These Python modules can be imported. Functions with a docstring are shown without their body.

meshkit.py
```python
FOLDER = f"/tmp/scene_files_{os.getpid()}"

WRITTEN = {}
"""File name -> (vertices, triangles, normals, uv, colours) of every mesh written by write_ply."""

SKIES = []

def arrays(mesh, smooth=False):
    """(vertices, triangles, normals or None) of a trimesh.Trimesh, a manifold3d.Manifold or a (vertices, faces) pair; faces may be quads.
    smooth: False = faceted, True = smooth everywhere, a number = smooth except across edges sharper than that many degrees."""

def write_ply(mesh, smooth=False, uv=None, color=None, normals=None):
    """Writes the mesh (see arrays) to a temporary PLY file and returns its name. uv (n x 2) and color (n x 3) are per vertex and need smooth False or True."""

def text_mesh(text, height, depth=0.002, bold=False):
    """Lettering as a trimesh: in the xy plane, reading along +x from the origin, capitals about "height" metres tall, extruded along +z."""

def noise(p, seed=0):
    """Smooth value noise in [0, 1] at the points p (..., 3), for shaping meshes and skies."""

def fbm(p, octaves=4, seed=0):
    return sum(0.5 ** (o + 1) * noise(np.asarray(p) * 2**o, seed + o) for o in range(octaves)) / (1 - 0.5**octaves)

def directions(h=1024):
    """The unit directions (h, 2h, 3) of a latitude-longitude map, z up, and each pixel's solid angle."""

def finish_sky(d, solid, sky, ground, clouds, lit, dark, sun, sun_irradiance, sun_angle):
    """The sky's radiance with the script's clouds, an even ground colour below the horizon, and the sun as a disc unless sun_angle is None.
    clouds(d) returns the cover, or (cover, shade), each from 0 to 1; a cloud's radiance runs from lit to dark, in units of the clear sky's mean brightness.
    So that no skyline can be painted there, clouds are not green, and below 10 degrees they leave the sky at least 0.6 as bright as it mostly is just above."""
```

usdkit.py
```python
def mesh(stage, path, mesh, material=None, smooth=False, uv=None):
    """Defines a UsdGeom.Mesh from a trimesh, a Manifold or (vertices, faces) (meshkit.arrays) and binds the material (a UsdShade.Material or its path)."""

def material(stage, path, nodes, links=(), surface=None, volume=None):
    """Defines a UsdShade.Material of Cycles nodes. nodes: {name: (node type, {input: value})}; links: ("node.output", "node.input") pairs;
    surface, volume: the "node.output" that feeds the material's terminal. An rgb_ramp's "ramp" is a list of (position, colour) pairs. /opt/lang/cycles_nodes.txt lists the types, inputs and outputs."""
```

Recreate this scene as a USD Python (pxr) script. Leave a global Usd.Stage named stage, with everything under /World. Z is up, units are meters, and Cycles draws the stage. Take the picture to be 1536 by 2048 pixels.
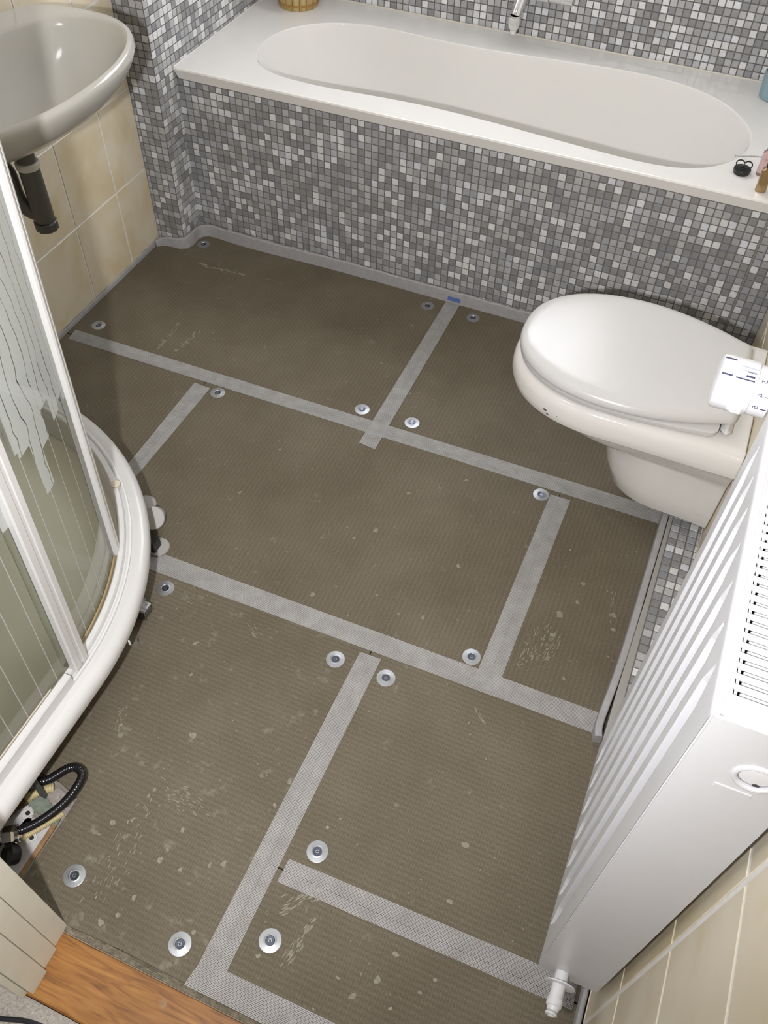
import math, random
import numpy as np, trimesh, manifold3d
import usdkit, meshkit
from pxr import Usd, UsdGeom, UsdLux, UsdShade, Gf, Sdf, Vt
from shapely.geometry import Polygon, Point
from scipy.interpolate import splprep, splev

stage = Usd.Stage.CreateInMemory()
UsdGeom.Xform.Define(stage, '/World')
rng = np.random.default_rng(7); random.seed(7)
PI = math.pi

# ------------------------------------------------------------------ camera
F_PX, W_PX, H_PX = 1741.7703, 1536, 2048
CAM = np.array([1.5442347, -2.1640659, 1.6969079])
ROT = np.array([[0.92128166, 0.38831001, 0.02134089],      # image right
                [0.31366863, -0.70951118, -0.63103556],    # image down
                [-0.22989582, 0.58805546, -0.77546031]])   # view direction
cam = UsdGeom.Camera.Define(stage, '/World/camera')
cam.CreateHorizontalApertureAttr(36.0); cam.CreateVerticalApertureAttr(48.0)
cam.CreateFocalLengthAttr(36.0*F_PX/W_PX)
cam.CreateClippingRangeAttr(Gf.Vec2f(0.02, 100))
M = np.eye(4); M[0, :3] = ROT[0]; M[1, :3] = -ROT[1]; M[2, :3] = -ROT[2]; M[3, :3] = CAM
cam.AddTransformOp().Set(Gf.Matrix4d(*M.ravel().tolist()))
EXPOSURE = -0.13
cam.CreateExposureAttr(EXPOSURE)

# ------------------------------------------------------------------ lights
FLASH_POS, FLASH_W = (1.38, -2.28, 1.64), 6500.0
flash = UsdLux.SphereLight.Define(stage, '/World/camera_flash')
shp = UsdLux.ShapingAPI.Apply(flash.GetPrim()); shp.CreateShapingConeAngleAttr(64.0); shp.CreateShapingConeSoftnessAttr(.75)
flash.CreateRadiusAttr(0.022); flash.CreateColorAttr(Gf.Vec3f(.97, .965, 1.)); flash.CreateIntensityAttr(FLASH_W)
fd = np.array([0.30, -0.62, 0.36])-np.array(FLASH_POS); fd /= np.linalg.norm(fd)
fx = np.cross(fd, [0, 0, 1]); fx /= np.linalg.norm(fx); fy = np.cross(fx, fd)
M2 = np.eye(4); M2[0, :3] = fx; M2[1, :3] = fy; M2[2, :3] = -fd; M2[3, :3] = FLASH_POS
flash.AddTransformOp().Set(Gf.Matrix4d(*M2.ravel().tolist()))
WINDOW_E = 9.5                       # daylight through the frosted window pane in the back wall
HALL_FILL_E = 4.0                         # added fill globe in the hall behind the camera
LAMP_E = 15.0                         # ceiling lamp globe

def srgb(r, g, b):
    c = np.array([r, g, b])/255.0
    return tuple(np.where(c <= .04045, c/12.92, ((c+.055)/1.055)**2.4))

def project(P):
    c = (np.atleast_2d(P)-CAM) @ ROT.T
    return np.stack([W_PX/2+F_PX*c[:, 0]/c[:, 2], H_PX/2+F_PX*c[:, 1]/c[:, 2]], 1)

# ------------------------------------------------------------------ materials
def mat(name, nodes, links=(), surface='p.BSDF', **k):
    return usdkit.material(stage, '/World/Looks/'+name, nodes, links, surface=surface, **k)
UsdGeom.Scope.Define(stage, '/World/Looks')

def plain(name, col, rough=.5, metal=0., spec=.5, coat=0., noise=None, bump=None):
    n = {'p': ('principled_bsdf', {'base_color': col, 'roughness': rough, 'metallic': metal, 'specular_ior_level': spec, 'coat_weight': coat})}
    l = []
    if noise:
        sc, amt = noise
        n['g'] = ('geometry', {}); n['n'] = ('noise_texture', {'scale': sc, 'detail': 2.0})
        n['r'] = ('rgb_ramp', {'ramp': [(.3, tuple(np.array(col)*(1-amt))), (.7, tuple(np.minimum(1, np.array(col)*(1+amt))))]})
        l += [('g.position', 'n.vector'), ('n.fac', 'r.fac'), ('r.color', 'p.base_color')]
    if bump:
        sc, st = bump
        n['g2'] = ('geometry', {}); n['n2'] = ('noise_texture', {'scale': sc, 'detail': 3.0}); n['b'] = ('bump', {'strength': st, 'distance': .002})
        l += [('g2.position', 'n2.vector'), ('n2.fac', 'b.height'), ('b.normal', 'p.normal')]
    return mat(name, n, l)

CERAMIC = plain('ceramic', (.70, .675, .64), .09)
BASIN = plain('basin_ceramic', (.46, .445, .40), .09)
BATHTUB = plain('bath_enamel', (.80, .78, .74), .10)
LID = plain('seat_plastic', (.58, .568, .55), .26)
WHITE_METAL = plain('white_enamel', (.62, .62, .635), .32)
WHITE_PLASTIC = plain('white_plastic', (.72, .72, .73), .35)
FRAME = plain('white_frame', (.66, .65, .63), .35)
ACRYLIC = plain('tray_acrylic', (.62, .605, .58), .25)
TRAY_INNER = plain('tray_inner_acrylic', (.76, .73, .61), .3)
GROUT = plain('mosaic_grout', (.165, .152, .142), .9, noise=(60, .15))
GROUT_LIGHT = plain('wall_grout', (.78, .765, .74), .9, noise=(60, .05))
FOAM = plain('edge_foam', (.36, .35, .35), .9, noise=(70, .06), bump=(300, .3))
PLASTER = plain('white_plaster', (.75, .74, .72), .9)
JAMB = plain('cream_paint', (.74, .71, .59), .45, noise=(9, .07))
BLACK_RUBBER = plain('black_rubber', (.012, .012, .013), .35)
BLACK_HOSE = plain('black_hose', (.010, .009, .010), .22)
GREY_PIPE = plain('grey_pipe_plastic', (.085, .08, .068), .38)
GREY_CAP = plain('grey_cap_plastic', (.07, .065, .06), .42)
PALE_RING = plain('pale_plastic', (.55, .53, .48), .4)
ZINC = plain('zinc', (.42, .43, .44), .40, metal=.85)
DISH_SHADE = plain('dish_shade', (.10, .11, .14), .35, metal=1.)  # darker than the zinc plate: shade of the recess put into the colour
ZINC_DARK = plain('zinc_screw', (.34, .35, .37), .3, metal=1.)
CHROME = plain('chrome', (.85, .85, .86), .07, metal=1.)
STEEL = plain('dull_steel', (.45, .45, .46), .35, metal=1.)
DARK_METAL = plain('dark_metal', (.05, .05, .055), .45, metal=.6)
PRINT = plain('dark_print', (.05, .055, .12), .5)
PRINT_FAINT = plain('faint_print', (.45, .47, .58), .5)
BLUE_MARK = plain('blue_mark', (.10, .15, .38), .8)
SLOT_SHADE = plain('grille_shadow', (.04, .06, .16), .8)
MORTAR = plain('mortar', (.25, .23, .175), .95, noise=(200, .2))
OLD_WHITE = plain('old_plaster', (.52, .50, .50), .9, noise=(40, .08))
OLD_GREY = plain('old_adhesive', (.33, .29, .26), .95, noise=(120, .25))
OLD_GREEN = plain('old_green_board', (.20, .23, .18), .9, noise=(90, .2))
OLD_BROWN = plain('old_chipboard', (.27, .16, .075), .9, noise=(120, .25))
CONDUIT = plain('cream_conduit', (.62, .53, .30), .5)
BROWN_CONDUIT = plain('brown_conduit', (.10, .065, .03), .6)
CARPET = plain('carpet', (.42, .38, .33), 1., noise=(260, .25), bump=(420, 1.))
CABLE = plain('black_cable', (.015, .015, .02), .4)
BLUE_CUP = plain('blue_glaze', (.25, .36, .40), .3, noise=(20, .06))
CUP_TOP = plain('cream_glaze', (.66, .66, .60), .4)
CONCRETE = plain('subfloor', (.28, .25, .21), .95, noise=(30, .2))
CHIP = plain('chipped_glaze', (.08, .07, .06), .9)
GRIME = plain('sealant_grime', (.33, .24, .12), .7)

MOSAIC = mat('mosaic_tile', {
    'a': ('attribute', {'attribute': 'tint'}), 'g': ('geometry', {}), 'n': ('noise_texture', {'scale': 140.0, 'detail': 1.0}),
    'r': ('rgb_ramp', {'ramp': [(.3, (.93, .93, .93)), (.7, (1.05, 1.05, 1.05))]}),
    'm': ('mix_color', {'blend_type': 'multiply', 'fac': 1.0}),
    'p': ('principled_bsdf', {'roughness': .32, 'specular_ior_level': .35})},
    [('a.color', 'm.a'), ('g.position', 'n.vector'), ('n.fac', 'r.fac'), ('r.color', 'm.b'), ('m.result', 'p.base_color')])
BEIGE = mat('beige_tile', {
    'a': ('attribute', {'attribute': 'tint'}), 'g': ('geometry', {}), 'n': ('noise_texture', {'scale': 7.0, 'detail': 3.0, 'distortion': .6}),
    'r': ('rgb_ramp', {'ramp': [(.3, (.90, .86, .74)), (.5, (1., 1., 1.)), (.72, (1.04, 1.06, 1.12))]}),
    'm': ('mix_color', {'blend_type': 'multiply', 'fac': 1.0}),
    'p': ('principled_bsdf', {'roughness': .22, 'specular_ior_level': .5})},
    [('a.color', 'm.a'), ('g.position', 'n.vector'), ('n.fac', 'r.fac'), ('r.color', 'm.b'), ('m.result', 'p.base_color')])

def board_mat(name, axis, dust=.0):
    """fibre-mesh faced backer board: fine ribs across `axis`, dust and cement haze"""
    pitch = .0108
    return mat(name, {
        'g': ('geometry', {}), 's': ('separate_xyz', {}),
        'k': ('math', {'math_type': 'multiply', 'value2': 2*PI/pitch}),
        'sn': ('math', {'math_type': 'sine'}),
        'k2': ('math', {'math_type': 'multiply', 'value2': 2*PI/(pitch*.52)}),
        'sn2': ('math', {'math_type': 'sine'}),
        'sa': ('math', {'math_type': 'multiply_add', 'value2': .18, 'value3': .5}),
        'sb': ('math', {'math_type': 'multiply', 'value2': .16}),
        'ss': ('math', {'math_type': 'add'}),
        'n1': ('noise_texture', {'scale': 5.0, 'detail': 3.0, 'roughness': .6}),
        'n2': ('noise_texture', {'scale': 240.0, 'detail': 1.0}),
        'n3': ('noise_texture', {'scale': 26.0, 'detail': 3.0, 'roughness': .7}),
        'c1': ('rgb_ramp', {'ramp': [(.0, (.110, .091, .060)), (1., (.160, .136, .096))]}),
        'c2': ('rgb_ramp', {'ramp': [(.25, (.84, .82, .78)), (.75, (1.16, 1.16, 1.18))]}),
        'c3': ('rgb_ramp', {'ramp': [(.3, (.88, .88, .88)), (.7, (1.12, 1.12, 1.12))]}),
        'd': ('rgb_ramp', {'ramp': [(.64-dust, (0, 0, 0)), (.80-dust, (.55, .55, .55))]}),
        'm1': ('mix_color', {'blend_type': 'multiply', 'fac': 1.}), 'm2': ('mix_color', {'blend_type': 'multiply', 'fac': 1.}),
        'm3': ('mix_color', {'blend_type': 'mix', 'b': (.30, .28, .23)}),
        'b': ('bump', {'strength': .35, 'distance': .001}),
        'p': ('principled_bsdf', {'roughness': .75, 'specular_ior_level': .3})},
        [('g.position', 's.vector'), (f's.{axis}', 'k.value1'), ('k.value', 'sn.value1'),
         (f"s.{'y' if axis == 'x' else 'x'}", 'k2.value1'), ('k2.value', 'sn2.value1'),
         ('sn.value', 'sa.value1'), ('sn2.value', 'sb.value1'), ('sa.value', 'ss.value1'), ('sb.value', 'ss.value2'),
         ('ss.value', 'c1.fac'), ('g.position', 'n1.vector'), ('n1.fac', 'c2.fac'), ('g.position', 'n2.vector'), ('n2.fac', 'c3.fac'),
         ('c1.color', 'm1.a'), ('c2.color', 'm1.b'), ('m1.result', 'm2.a'), ('c3.color', 'm2.b'),
         ('g.position', 'n3.vector'), ('n3.fac', 'd.fac'), ('m2.result', 'm3.a'), ('d.color', 'm3.fac'),
         ('m3.result', 'p.base_color'), ('ss.value', 'b.height'), ('b.normal', 'p.normal')])
BOARD_X = board_mat('backer_board_ribs_x', 'x')
BOARD_Y = board_mat('backer_board_ribs_y', 'y')
BOARD_D = board_mat('backer_board_dusty', 'y', .05)

def tape_mat(name, cell=.0026, thread=.40):
    def cellmask(ax):
        return {f'd{ax}': ('math', {'math_type': 'divide', 'value2': cell}), f'f{ax}': ('math', {'math_type': 'fraction'}),
                f'l{ax}': ('math', {'math_type': 'less_than', 'value2': thread})}
    n = {'g': ('geometry', {}), 's': ('separate_xyz', {}), **cellmask('x'), **cellmask('y'),
         'o': ('add', {}) if False else ('math', {'math_type': 'maximum'}),
         'nz': ('noise_texture', {'scale': 30.0, 'detail': 2.0}), 'rr': ('rgb_ramp', {'ramp': [(.3, (.36, .35, .335)), (.7, (.46, .455, .44))]}),
         'p': ('principled_bsdf', {'roughness': .6, 'specular_ior_level': .3}), 't': ('transparent_bsdf', {}), 'mx': ('mix_closure', {})}
    l = [('g.position', 's.vector'), ('s.x', 'dx.value1'), ('dx.value', 'fx.value1'), ('fx.value', 'lx.value1'),
         ('s.y', 'dy.value1'), ('dy.value', 'fy.value1'), ('fy.value', 'ly.value1'), ('lx.value', 'o.value1'), ('ly.value', 'o.value2'),
         ('g.position', 'nz.vector'), ('nz.fac', 'rr.fac'), ('rr.color', 'p.base_color'),
         ('o.value', 'mx.fac'), ('t.BSDF', 'mx.closure1'), ('p.BSDF', 'mx.closure2')]
    return mat(name, n, l, surface='mx.closure')
TAPE = tape_mat('mesh_tape')

WOOD = mat('varnished_wood', {
    'g': ('geometry', {}), 'mp': ('mapping', {'scale': (4., 40., 10.)}), 'n': ('noise_texture', {'scale': 2.2, 'detail': 6.0, 'distortion': 1.2}),
    'r': ('rgb_ramp', {'ramp': [(.25, (.10, .035, .007)), (.5, (.29, .12, .024)), (.75, (.41, .195, .046))]}),
    'n2': ('noise_texture', {'scale': 22.0, 'detail': 5.0}), 'd': ('rgb_ramp', {'ramp': [(.64, (0, 0, 0)), (.74, (.7, .7, .7))]}),
    'm': ('mix_color', {'b': (.36, .30, .22)}), 'p': ('principled_bsdf', {'roughness': .38})},
    [('g.position', 'mp.vector'), ('mp.vector', 'n.vector'), ('n.fac', 'r.fac'), ('g.position', 'n2.vector'), ('n2.fac', 'd.fac'),
     ('r.color', 'm.a'), ('d.color', 'm.fac'), ('m.result', 'p.base_color')])
BUCKET = mat('pine', {
    'g': ('geometry', {}), 'mp': ('mapping', {'scale': (60., 60., 4.)}), 'n': ('noise_texture', {'scale': 1.4, 'detail': 4.0}),
    'r': ('rgb_ramp', {'ramp': [(.3, (.33, .21, .060)), (.7, (.56, .42, .19))]}), 'p': ('principled_bsdf', {'roughness': .45})},
    [('g.position', 'mp.vector'), ('mp.vector', 'n.vector'), ('n.fac', 'r.fac'), ('r.color', 'p.base_color')])
GLITTER = mat('gold_glitter', {
    'g': ('geometry', {}), 'v': ('voronoi_texture', {'scale': 900.0}),
    'r': ('rgb_ramp', {'ramp': [(.0, (.75, .48, .16)), (.5, (.30, .19, .08)), (1., (.10, .08, .05))]}),
    'p': ('principled_bsdf', {'roughness': .25, 'metallic': .6, 'coat_weight': 1.})},
    [('g.position', 'v.vector'), ('v.distance', 'r.fac'), ('r.color', 'p.base_color')])
PINK_GLASS = mat('pink_glass', {'p': ('principled_bsdf', {'base_color': (.85, .62, .60), 'roughness': .08, 'transmission_weight': .75, 'ior': 1.45})})

def glass_mat(name):
    """shower glass: clear pane with printed fine vertical lines and, higher up, a printed frosted wave field (u = metres along the pane, v = height)"""
    n = {'tc': ('texture_coordinate', {}), 's': ('separate_xyz', {}),
         'd': ('math', {'math_type': 'divide', 'value2': .043}), 'f': ('math', {'math_type': 'fraction'}), 'l': ('math', {'math_type': 'less_than', 'value2': .045}),
         # wavy bottom edge of the frosted field
         'cb': ('combine_xyz', {}), 'fl': ('math', {'math_type': 'multiply', 'value2': 34.0}), 'ff': ('math', {'math_type': 'floor'}),
         'wn': ('white_noise_texture', {'dimensions': '1D'}), 'wm': ('math', {'math_type': 'multiply_add', 'value2': .15, 'value3': .56}),
         'gt': ('math', {'math_type': 'greater_than'}),
         # dark wavy gaps inside the field
         'nz': ('noise_texture', {'scale': 9.0, 'detail': 2.0}), 'wu': ('math', {'math_type': 'multiply_add', 'value2': .05}),
         'wd': ('math', {'math_type': 'divide', 'value2': .024}), 'wf': ('math', {'math_type': 'fraction'}), 'wl': ('math', {'math_type': 'greater_than', 'value2': .07}),
         'fm': ('math', {'math_type': 'multiply'}), 'fo': ('math', {'math_type': 'multiply', 'value2': .74}),
         'lo': ('math', {'math_type': 'multiply', 'value2': .62}), 'mask': ('math', {'math_type': 'maximum'}),
         't': ('transparent_bsdf', {'color': (.84, .88, .83)}), 'gl': ('glossy_bsdf', {'roughness': .03, 'color': (.9, .9, .9)}),
         'fr': ('fresnel', {'IOR': 1.45}), 'clear': ('mix_closure', {}),
         'di': ('principled_bsdf', {'base_color': (.60, .63, .61), 'roughness': .5}), 'mx': ('mix_closure', {})}
    l = [('tc.UV', 's.vector'), ('s.x', 'd.value1'), ('d.value', 'f.value1'), ('f.value', 'l.value1'),
         ('s.x', 'fl.value1'), ('fl.value', 'ff.value1'), ('ff.value', 'wn.w'), ('wn.value', 'wm.value1'), ('s.y', 'gt.value1'), ('wm.value', 'gt.value2'),
         ('tc.UV', 'nz.vector'), ('nz.fac', 'wu.value1'), ('s.x', 'wu.value3'), ('wu.value', 'wd.value1'), ('wd.value', 'wf.value1'), ('wf.value', 'wl.value1'),
         ('gt.value', 'fm.value1'), ('wl.value', 'fm.value2'), ('fm.value', 'fo.value1'), ('l.value', 'lo.value1'), ('fo.value', 'mask.value1'), ('lo.value', 'mask.value2'),
         ('fr.fac', 'clear.fac'), ('t.BSDF', 'clear.closure1'), ('gl.BSDF', 'clear.closure2'),
         ('mask.value', 'mx.fac'), ('clear.closure', 'mx.closure1'), ('di.BSDF', 'mx.closure2')]
    return mat(name, n, l, surface='mx.closure')
GLASS = glass_mat('shower_glass')
PANE = mat('daylit_frosted_pane', {'e': ('emission', {'color': (.91, .935, 1.0), 'strength': WINDOW_E})}, surface='e.emission')
HALL_FILL = mat('hall_fill_globe', {'e': ('emission', {'color': (.97, .96, 1.), 'strength': HALL_FILL_E})}, surface='e.emission')
LAMP = mat('lamp_globe', {'e': ('emission', {'color': (.97, .96, 1.), 'strength': LAMP_E})}, surface='e.emission')

# ------------------------------------------------------------------ prim helpers
names, LOC = {}, {}
def numbered(parent, name):
    k = (str(parent), name); i = names.get(k, 0); names[k] = i+1
    return f'{parent}/{name}' + (f'_{i:03d}' if i else '')

def tag(p, label=None, cat=None, group=None, kind=None):
    for k, v in (('label', label), ('category', cat), ('group', group), ('kind', kind)):
        if v: p.SetCustomDataByKey(k, v)
    return p

def thing(name, label=None, cat=None, loc=(0, 0, 0), group=None, kind=None):
    x = UsdGeom.Xform.Define(stage, numbered('/World', name)); x.AddTranslateOp().Set(Gf.Vec3d(*map(float, loc)))
    p = x.GetPrim(); LOC[str(p.GetPath())] = np.array(loc, float)
    return tag(p, label, cat, group, kind)

def obj(name, mesh, m, parent=None, smooth=30, label=None, cat=None, group=None, kind=None, tint=None, uv=None):
    """one Mesh prim; world-space geometry is brought into the parent's space"""
    pp = str(parent.GetPath()) if parent is not None else '/World'
    path = numbered(pp, name)
    off = np.zeros(3); q = pp
    while q in LOC or q.count('/') > 1:
        if q in LOC: off = LOC[q]; break
        q = q.rsplit('/', 1)[0]
    if isinstance(mesh, tuple):
        v, f = np.asarray(mesh[0], float), np.asarray(mesh[1], int)
        if f.shape[1] == 4: f = np.vstack([f[:, [0, 1, 2]], f[:, [0, 2, 3]]])
        mesh = trimesh.Trimesh(v, f, process=False)
    elif hasattr(mesh, 'to_mesh'):
        mm = mesh.to_mesh(); mesh = trimesh.Trimesh(mm.vert_properties[:, :3], mm.tri_verts, process=False)
    else:
        mesh = mesh.copy()
    mesh.vertices = mesh.vertices-off
    pr = usdkit.mesh(stage, path, mesh, m, smooth=smooth, uv=uv)
    if tint is not None:
        t = np.asarray(tint, np.float32)
        n = len(pr.GetPointsAttr().Get())
        if t.ndim == 1: t = np.repeat(t[None], n, 0)
        UsdGeom.PrimvarsAPI(pr).CreatePrimvar('tint', Sdf.ValueTypeNames.Color3fArray, 'vertex').Set(Vt.Vec3fArray.FromNumpy(t))
    return tag(pr.GetPrim(), label, cat, group, kind)

def struct(name, mesh, m, parent=None, label=None, smooth=False):
    return obj(name, mesh, m, parent, smooth=smooth, label=label, kind='structure' if parent is None else None)

# ------------------------------------------------------------------ mesh helpers
def box(x0, y0, z0, x1, y1, z1, b=0.0):
    x0, x1 = sorted((x0, x1)); y0, y1 = sorted((y0, y1)); z0, z1 = sorted((z0, z1))
    if b <= 0:
        m = trimesh.creation.box((x1-x0, y1-y0, z1-z0)); m.apply_translation(((x0+x1)/2, (y0+y1)/2, (z0+z1)/2)); return m
    b = min(b, .49*min(x1-x0, y1-y0, z1-z0)); P = []
    for sx in (0, 1):
        for sy in (0, 1):
            for sz in (0, 1):
                X, Y, Z = (x0, x1)[sx], (y0, y1)[sy], (z0, z1)[sz]; dx, dy, dz = (b, -b)[sx], (b, -b)[sy], (b, -b)[sz]
                P += [(X, Y+dy, Z+dz), (X+dx, Y, Z+dz), (X+dx, Y+dy, Z)]
    return trimesh.convex.convex_hull(np.array(P))

def loft(rings, closed=True, cap0=True, cap1=True):
    rings = [np.asarray(r, float) for r in rings]; n = len(rings[0]); V = np.vstack(rings); Fq = []
    for i in range(len(rings)-1):
        for j in range(n if closed else n-1):
            a, b = i*n+j, i*n+(j+1) % n; Fq += [(a, b, b+n), (a, b+n, a+n)]
    if closed and cap0:
        V = np.vstack([V, rings[0].mean(0)]); c = len(V)-1; Fq += [((j+1) % n, j, c) for j in range(n)]
    if closed and cap1:
        o = (len(rings)-1)*n; V = np.vstack([V, rings[-1].mean(0)]); c = len(V)-1; Fq += [(o+j, o+(j+1) % n, c) for j in range(n)]
    m = trimesh.Trimesh(V, np.array(Fq), process=False)
    if closed and cap0 and cap1 and m.volume < 0: m.invert()
    return m

def frames(path):
    path = np.asarray(path, float); T = np.gradient(path, axis=0); T /= np.linalg.norm(T, axis=1)[:, None]
    ref = np.array([0, 0, 1.]) if abs(T[0] @ [0, 0, 1.]) < .9 else np.array([1., 0, 0])
    N = np.cross(ref, T[0]); N /= np.linalg.norm(N); out = []
    for t in T:
        N = N-t*(N @ t); N /= np.linalg.norm(N); out.append((N.copy(), np.cross(t, N)))
    return path, out

def tube(path, r, n=14):
    path, fr = frames(path); r = np.broadcast_to(r, (len(path),)); a = np.linspace(0, 2*PI, n, endpoint=False)
    return loft([p+rr*(np.cos(a)[:, None]*N+np.sin(a)[:, None]*B) for p, rr, (N, B) in zip(path, r, fr)])

def sweep_profile(path2d, prof, closed_prof=True):
    """profile (offset to the left of travel, z) along a plan polyline"""
    p = np.asarray(path2d, float); T = np.gradient(p, axis=0); T /= np.linalg.norm(T, axis=1)[:, None]; N = np.stack([-T[:, 1], T[:, 0]], 1)
    return loft([np.column_stack([p[i][0]+N[i][0]*prof[:, 0], p[i][1]+N[i][1]*prof[:, 0], prof[:, 1]]) for i in range(len(p))])

def lathe(prof, n=40, axis='z', at=(0, 0, 0)):
    """prof: (radius, height) from bottom to top, capped by the first/last radius"""
    a = np.linspace(0, 2*PI, n, endpoint=False)
    m = loft([np.column_stack([r*np.cos(a), r*np.sin(a), np.full(n, z)]) for r, z in prof])
    if axis == 'x': m.vertices = m.vertices[:, [2, 0, 1]]
    if axis == 'y': m.vertices = m.vertices[:, [1, 2, 0]]
    m.apply_translation(at); return m

def spline(P, n=60, per=False, s=0.):
    P = np.asarray(P, float)
    if per: P = np.vstack([P, P[0]])
    tck, _ = splprep(P.T, s=s, per=per, k=min(3, len(P)-1))
    return np.array(splev(np.linspace(0, 1, n, endpoint=not per), tck)).T

def prism(poly, z0, z1):
    m = trimesh.creation.extrude_polygon(poly, z1-z0); m.apply_translation((0, 0, z0)); return m

def cat_(ms): return trimesh.util.concatenate(ms)

# ------------------------------------------------------------------ tiled surfaces
PITCH = .0215
def tile_verts(o, u, v, n, w, h, d, b):
    """pillow-edged tile: back rectangle, shoulder, inset face"""
    o, u, v, n = map(np.asarray, (o, u, v, n)); R = lambda i, k: [o+u*i+v*i+n*k, o+u*(w-i)+v*i+n*k, o+u*(w-i)+v*(h-i)+n*k, o+u*i+v*(h-i)+n*k]
    return np.array(R(0, 0)+R(0, d-b)+R(b, d))
TF = []
for k in (0, 4):
    for j in range(4):
        a, c = k+j, k+(j+1) % 4; TF += [(a, c, c+4), (a, c+4, a+4)]
TF += [(8, 9, 10), (8, 10, 11)]; TF = np.array(TF)

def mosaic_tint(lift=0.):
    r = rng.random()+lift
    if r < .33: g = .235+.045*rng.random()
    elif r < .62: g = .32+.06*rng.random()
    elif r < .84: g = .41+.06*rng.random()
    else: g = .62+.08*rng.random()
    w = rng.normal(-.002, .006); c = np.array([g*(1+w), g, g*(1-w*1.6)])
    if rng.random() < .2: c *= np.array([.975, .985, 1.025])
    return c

def tile_wall(parent, cells, u, v, n, depth, bevel, gap, m, tintf, limit=300, skip=None, name='tile'):
    """cells: (origin, width, height). The `limit` tiles that show largest become parts, the rest one stuff part."""
    u, v, n = (np.array(x, float) for x in (u, v, n)); scored = []
    if np.cross(u, v) @ n < 0:                      # keep faces outward
        cells = [(np.asarray(o)+u*w, w, h) for o, w, h in cells]; u = -u
    for o, w, h in cells:
        c = np.asarray(o)+u*w/2+v*h/2; q = project(c)[0]; dist = np.linalg.norm(c-CAM); facing = ((CAM-c)/dist) @ n
        vis = facing > .02 and (ROT[2] @ (c-CAM)) > 0 and -6 < q[0] < W_PX+6 and -6 < q[1] < H_PX+6
        if vis and skip is not None and skip.contains(Point(*q)): vis = False
        scored.append((w*h*facing/dist**2 if vis else -1))
    order = sorted(range(len(cells)), key=lambda i: -scored[i]); single = {i for i in order[:limit] if scored[i] > 0}
    V, Fs, T = [], [], []
    for i, (o, w, h) in enumerate(cells):
        tv = tile_verts(np.asarray(o)+u*gap/2+v*gap/2+n*rng.normal(0, depth*.07), u, v, n, w-gap, h-gap, depth, bevel); t = tintf()
        if i in single: obj(name, (tv, TF), m, parent, smooth=False, tint=t)
        else: Fs.append(TF+12*len(V)); V.append(tv); T.append(np.repeat(t[None], 12, 0))
    if V: obj(name+'_field', (np.vstack(V), np.vstack(Fs)), m, parent, smooth=False, tint=np.vstack(T), kind='stuff')

def grid(o, u, v, nu, nv, pu, pv, umax=None, vmax=None, keep=None):
    o, u, v = (np.array(x, float) for x in (o, u, v)); out = []
    for j in range(nv):
        for i in range(nu):
            w = pu if umax is None else min(pu, umax-i*pu); h = pv if vmax is None else min(pv, vmax-j*pv)
            if w > .004 and h > .004: out.append((o+u*i*pu+v*j*pv, w, h))
    return out

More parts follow.
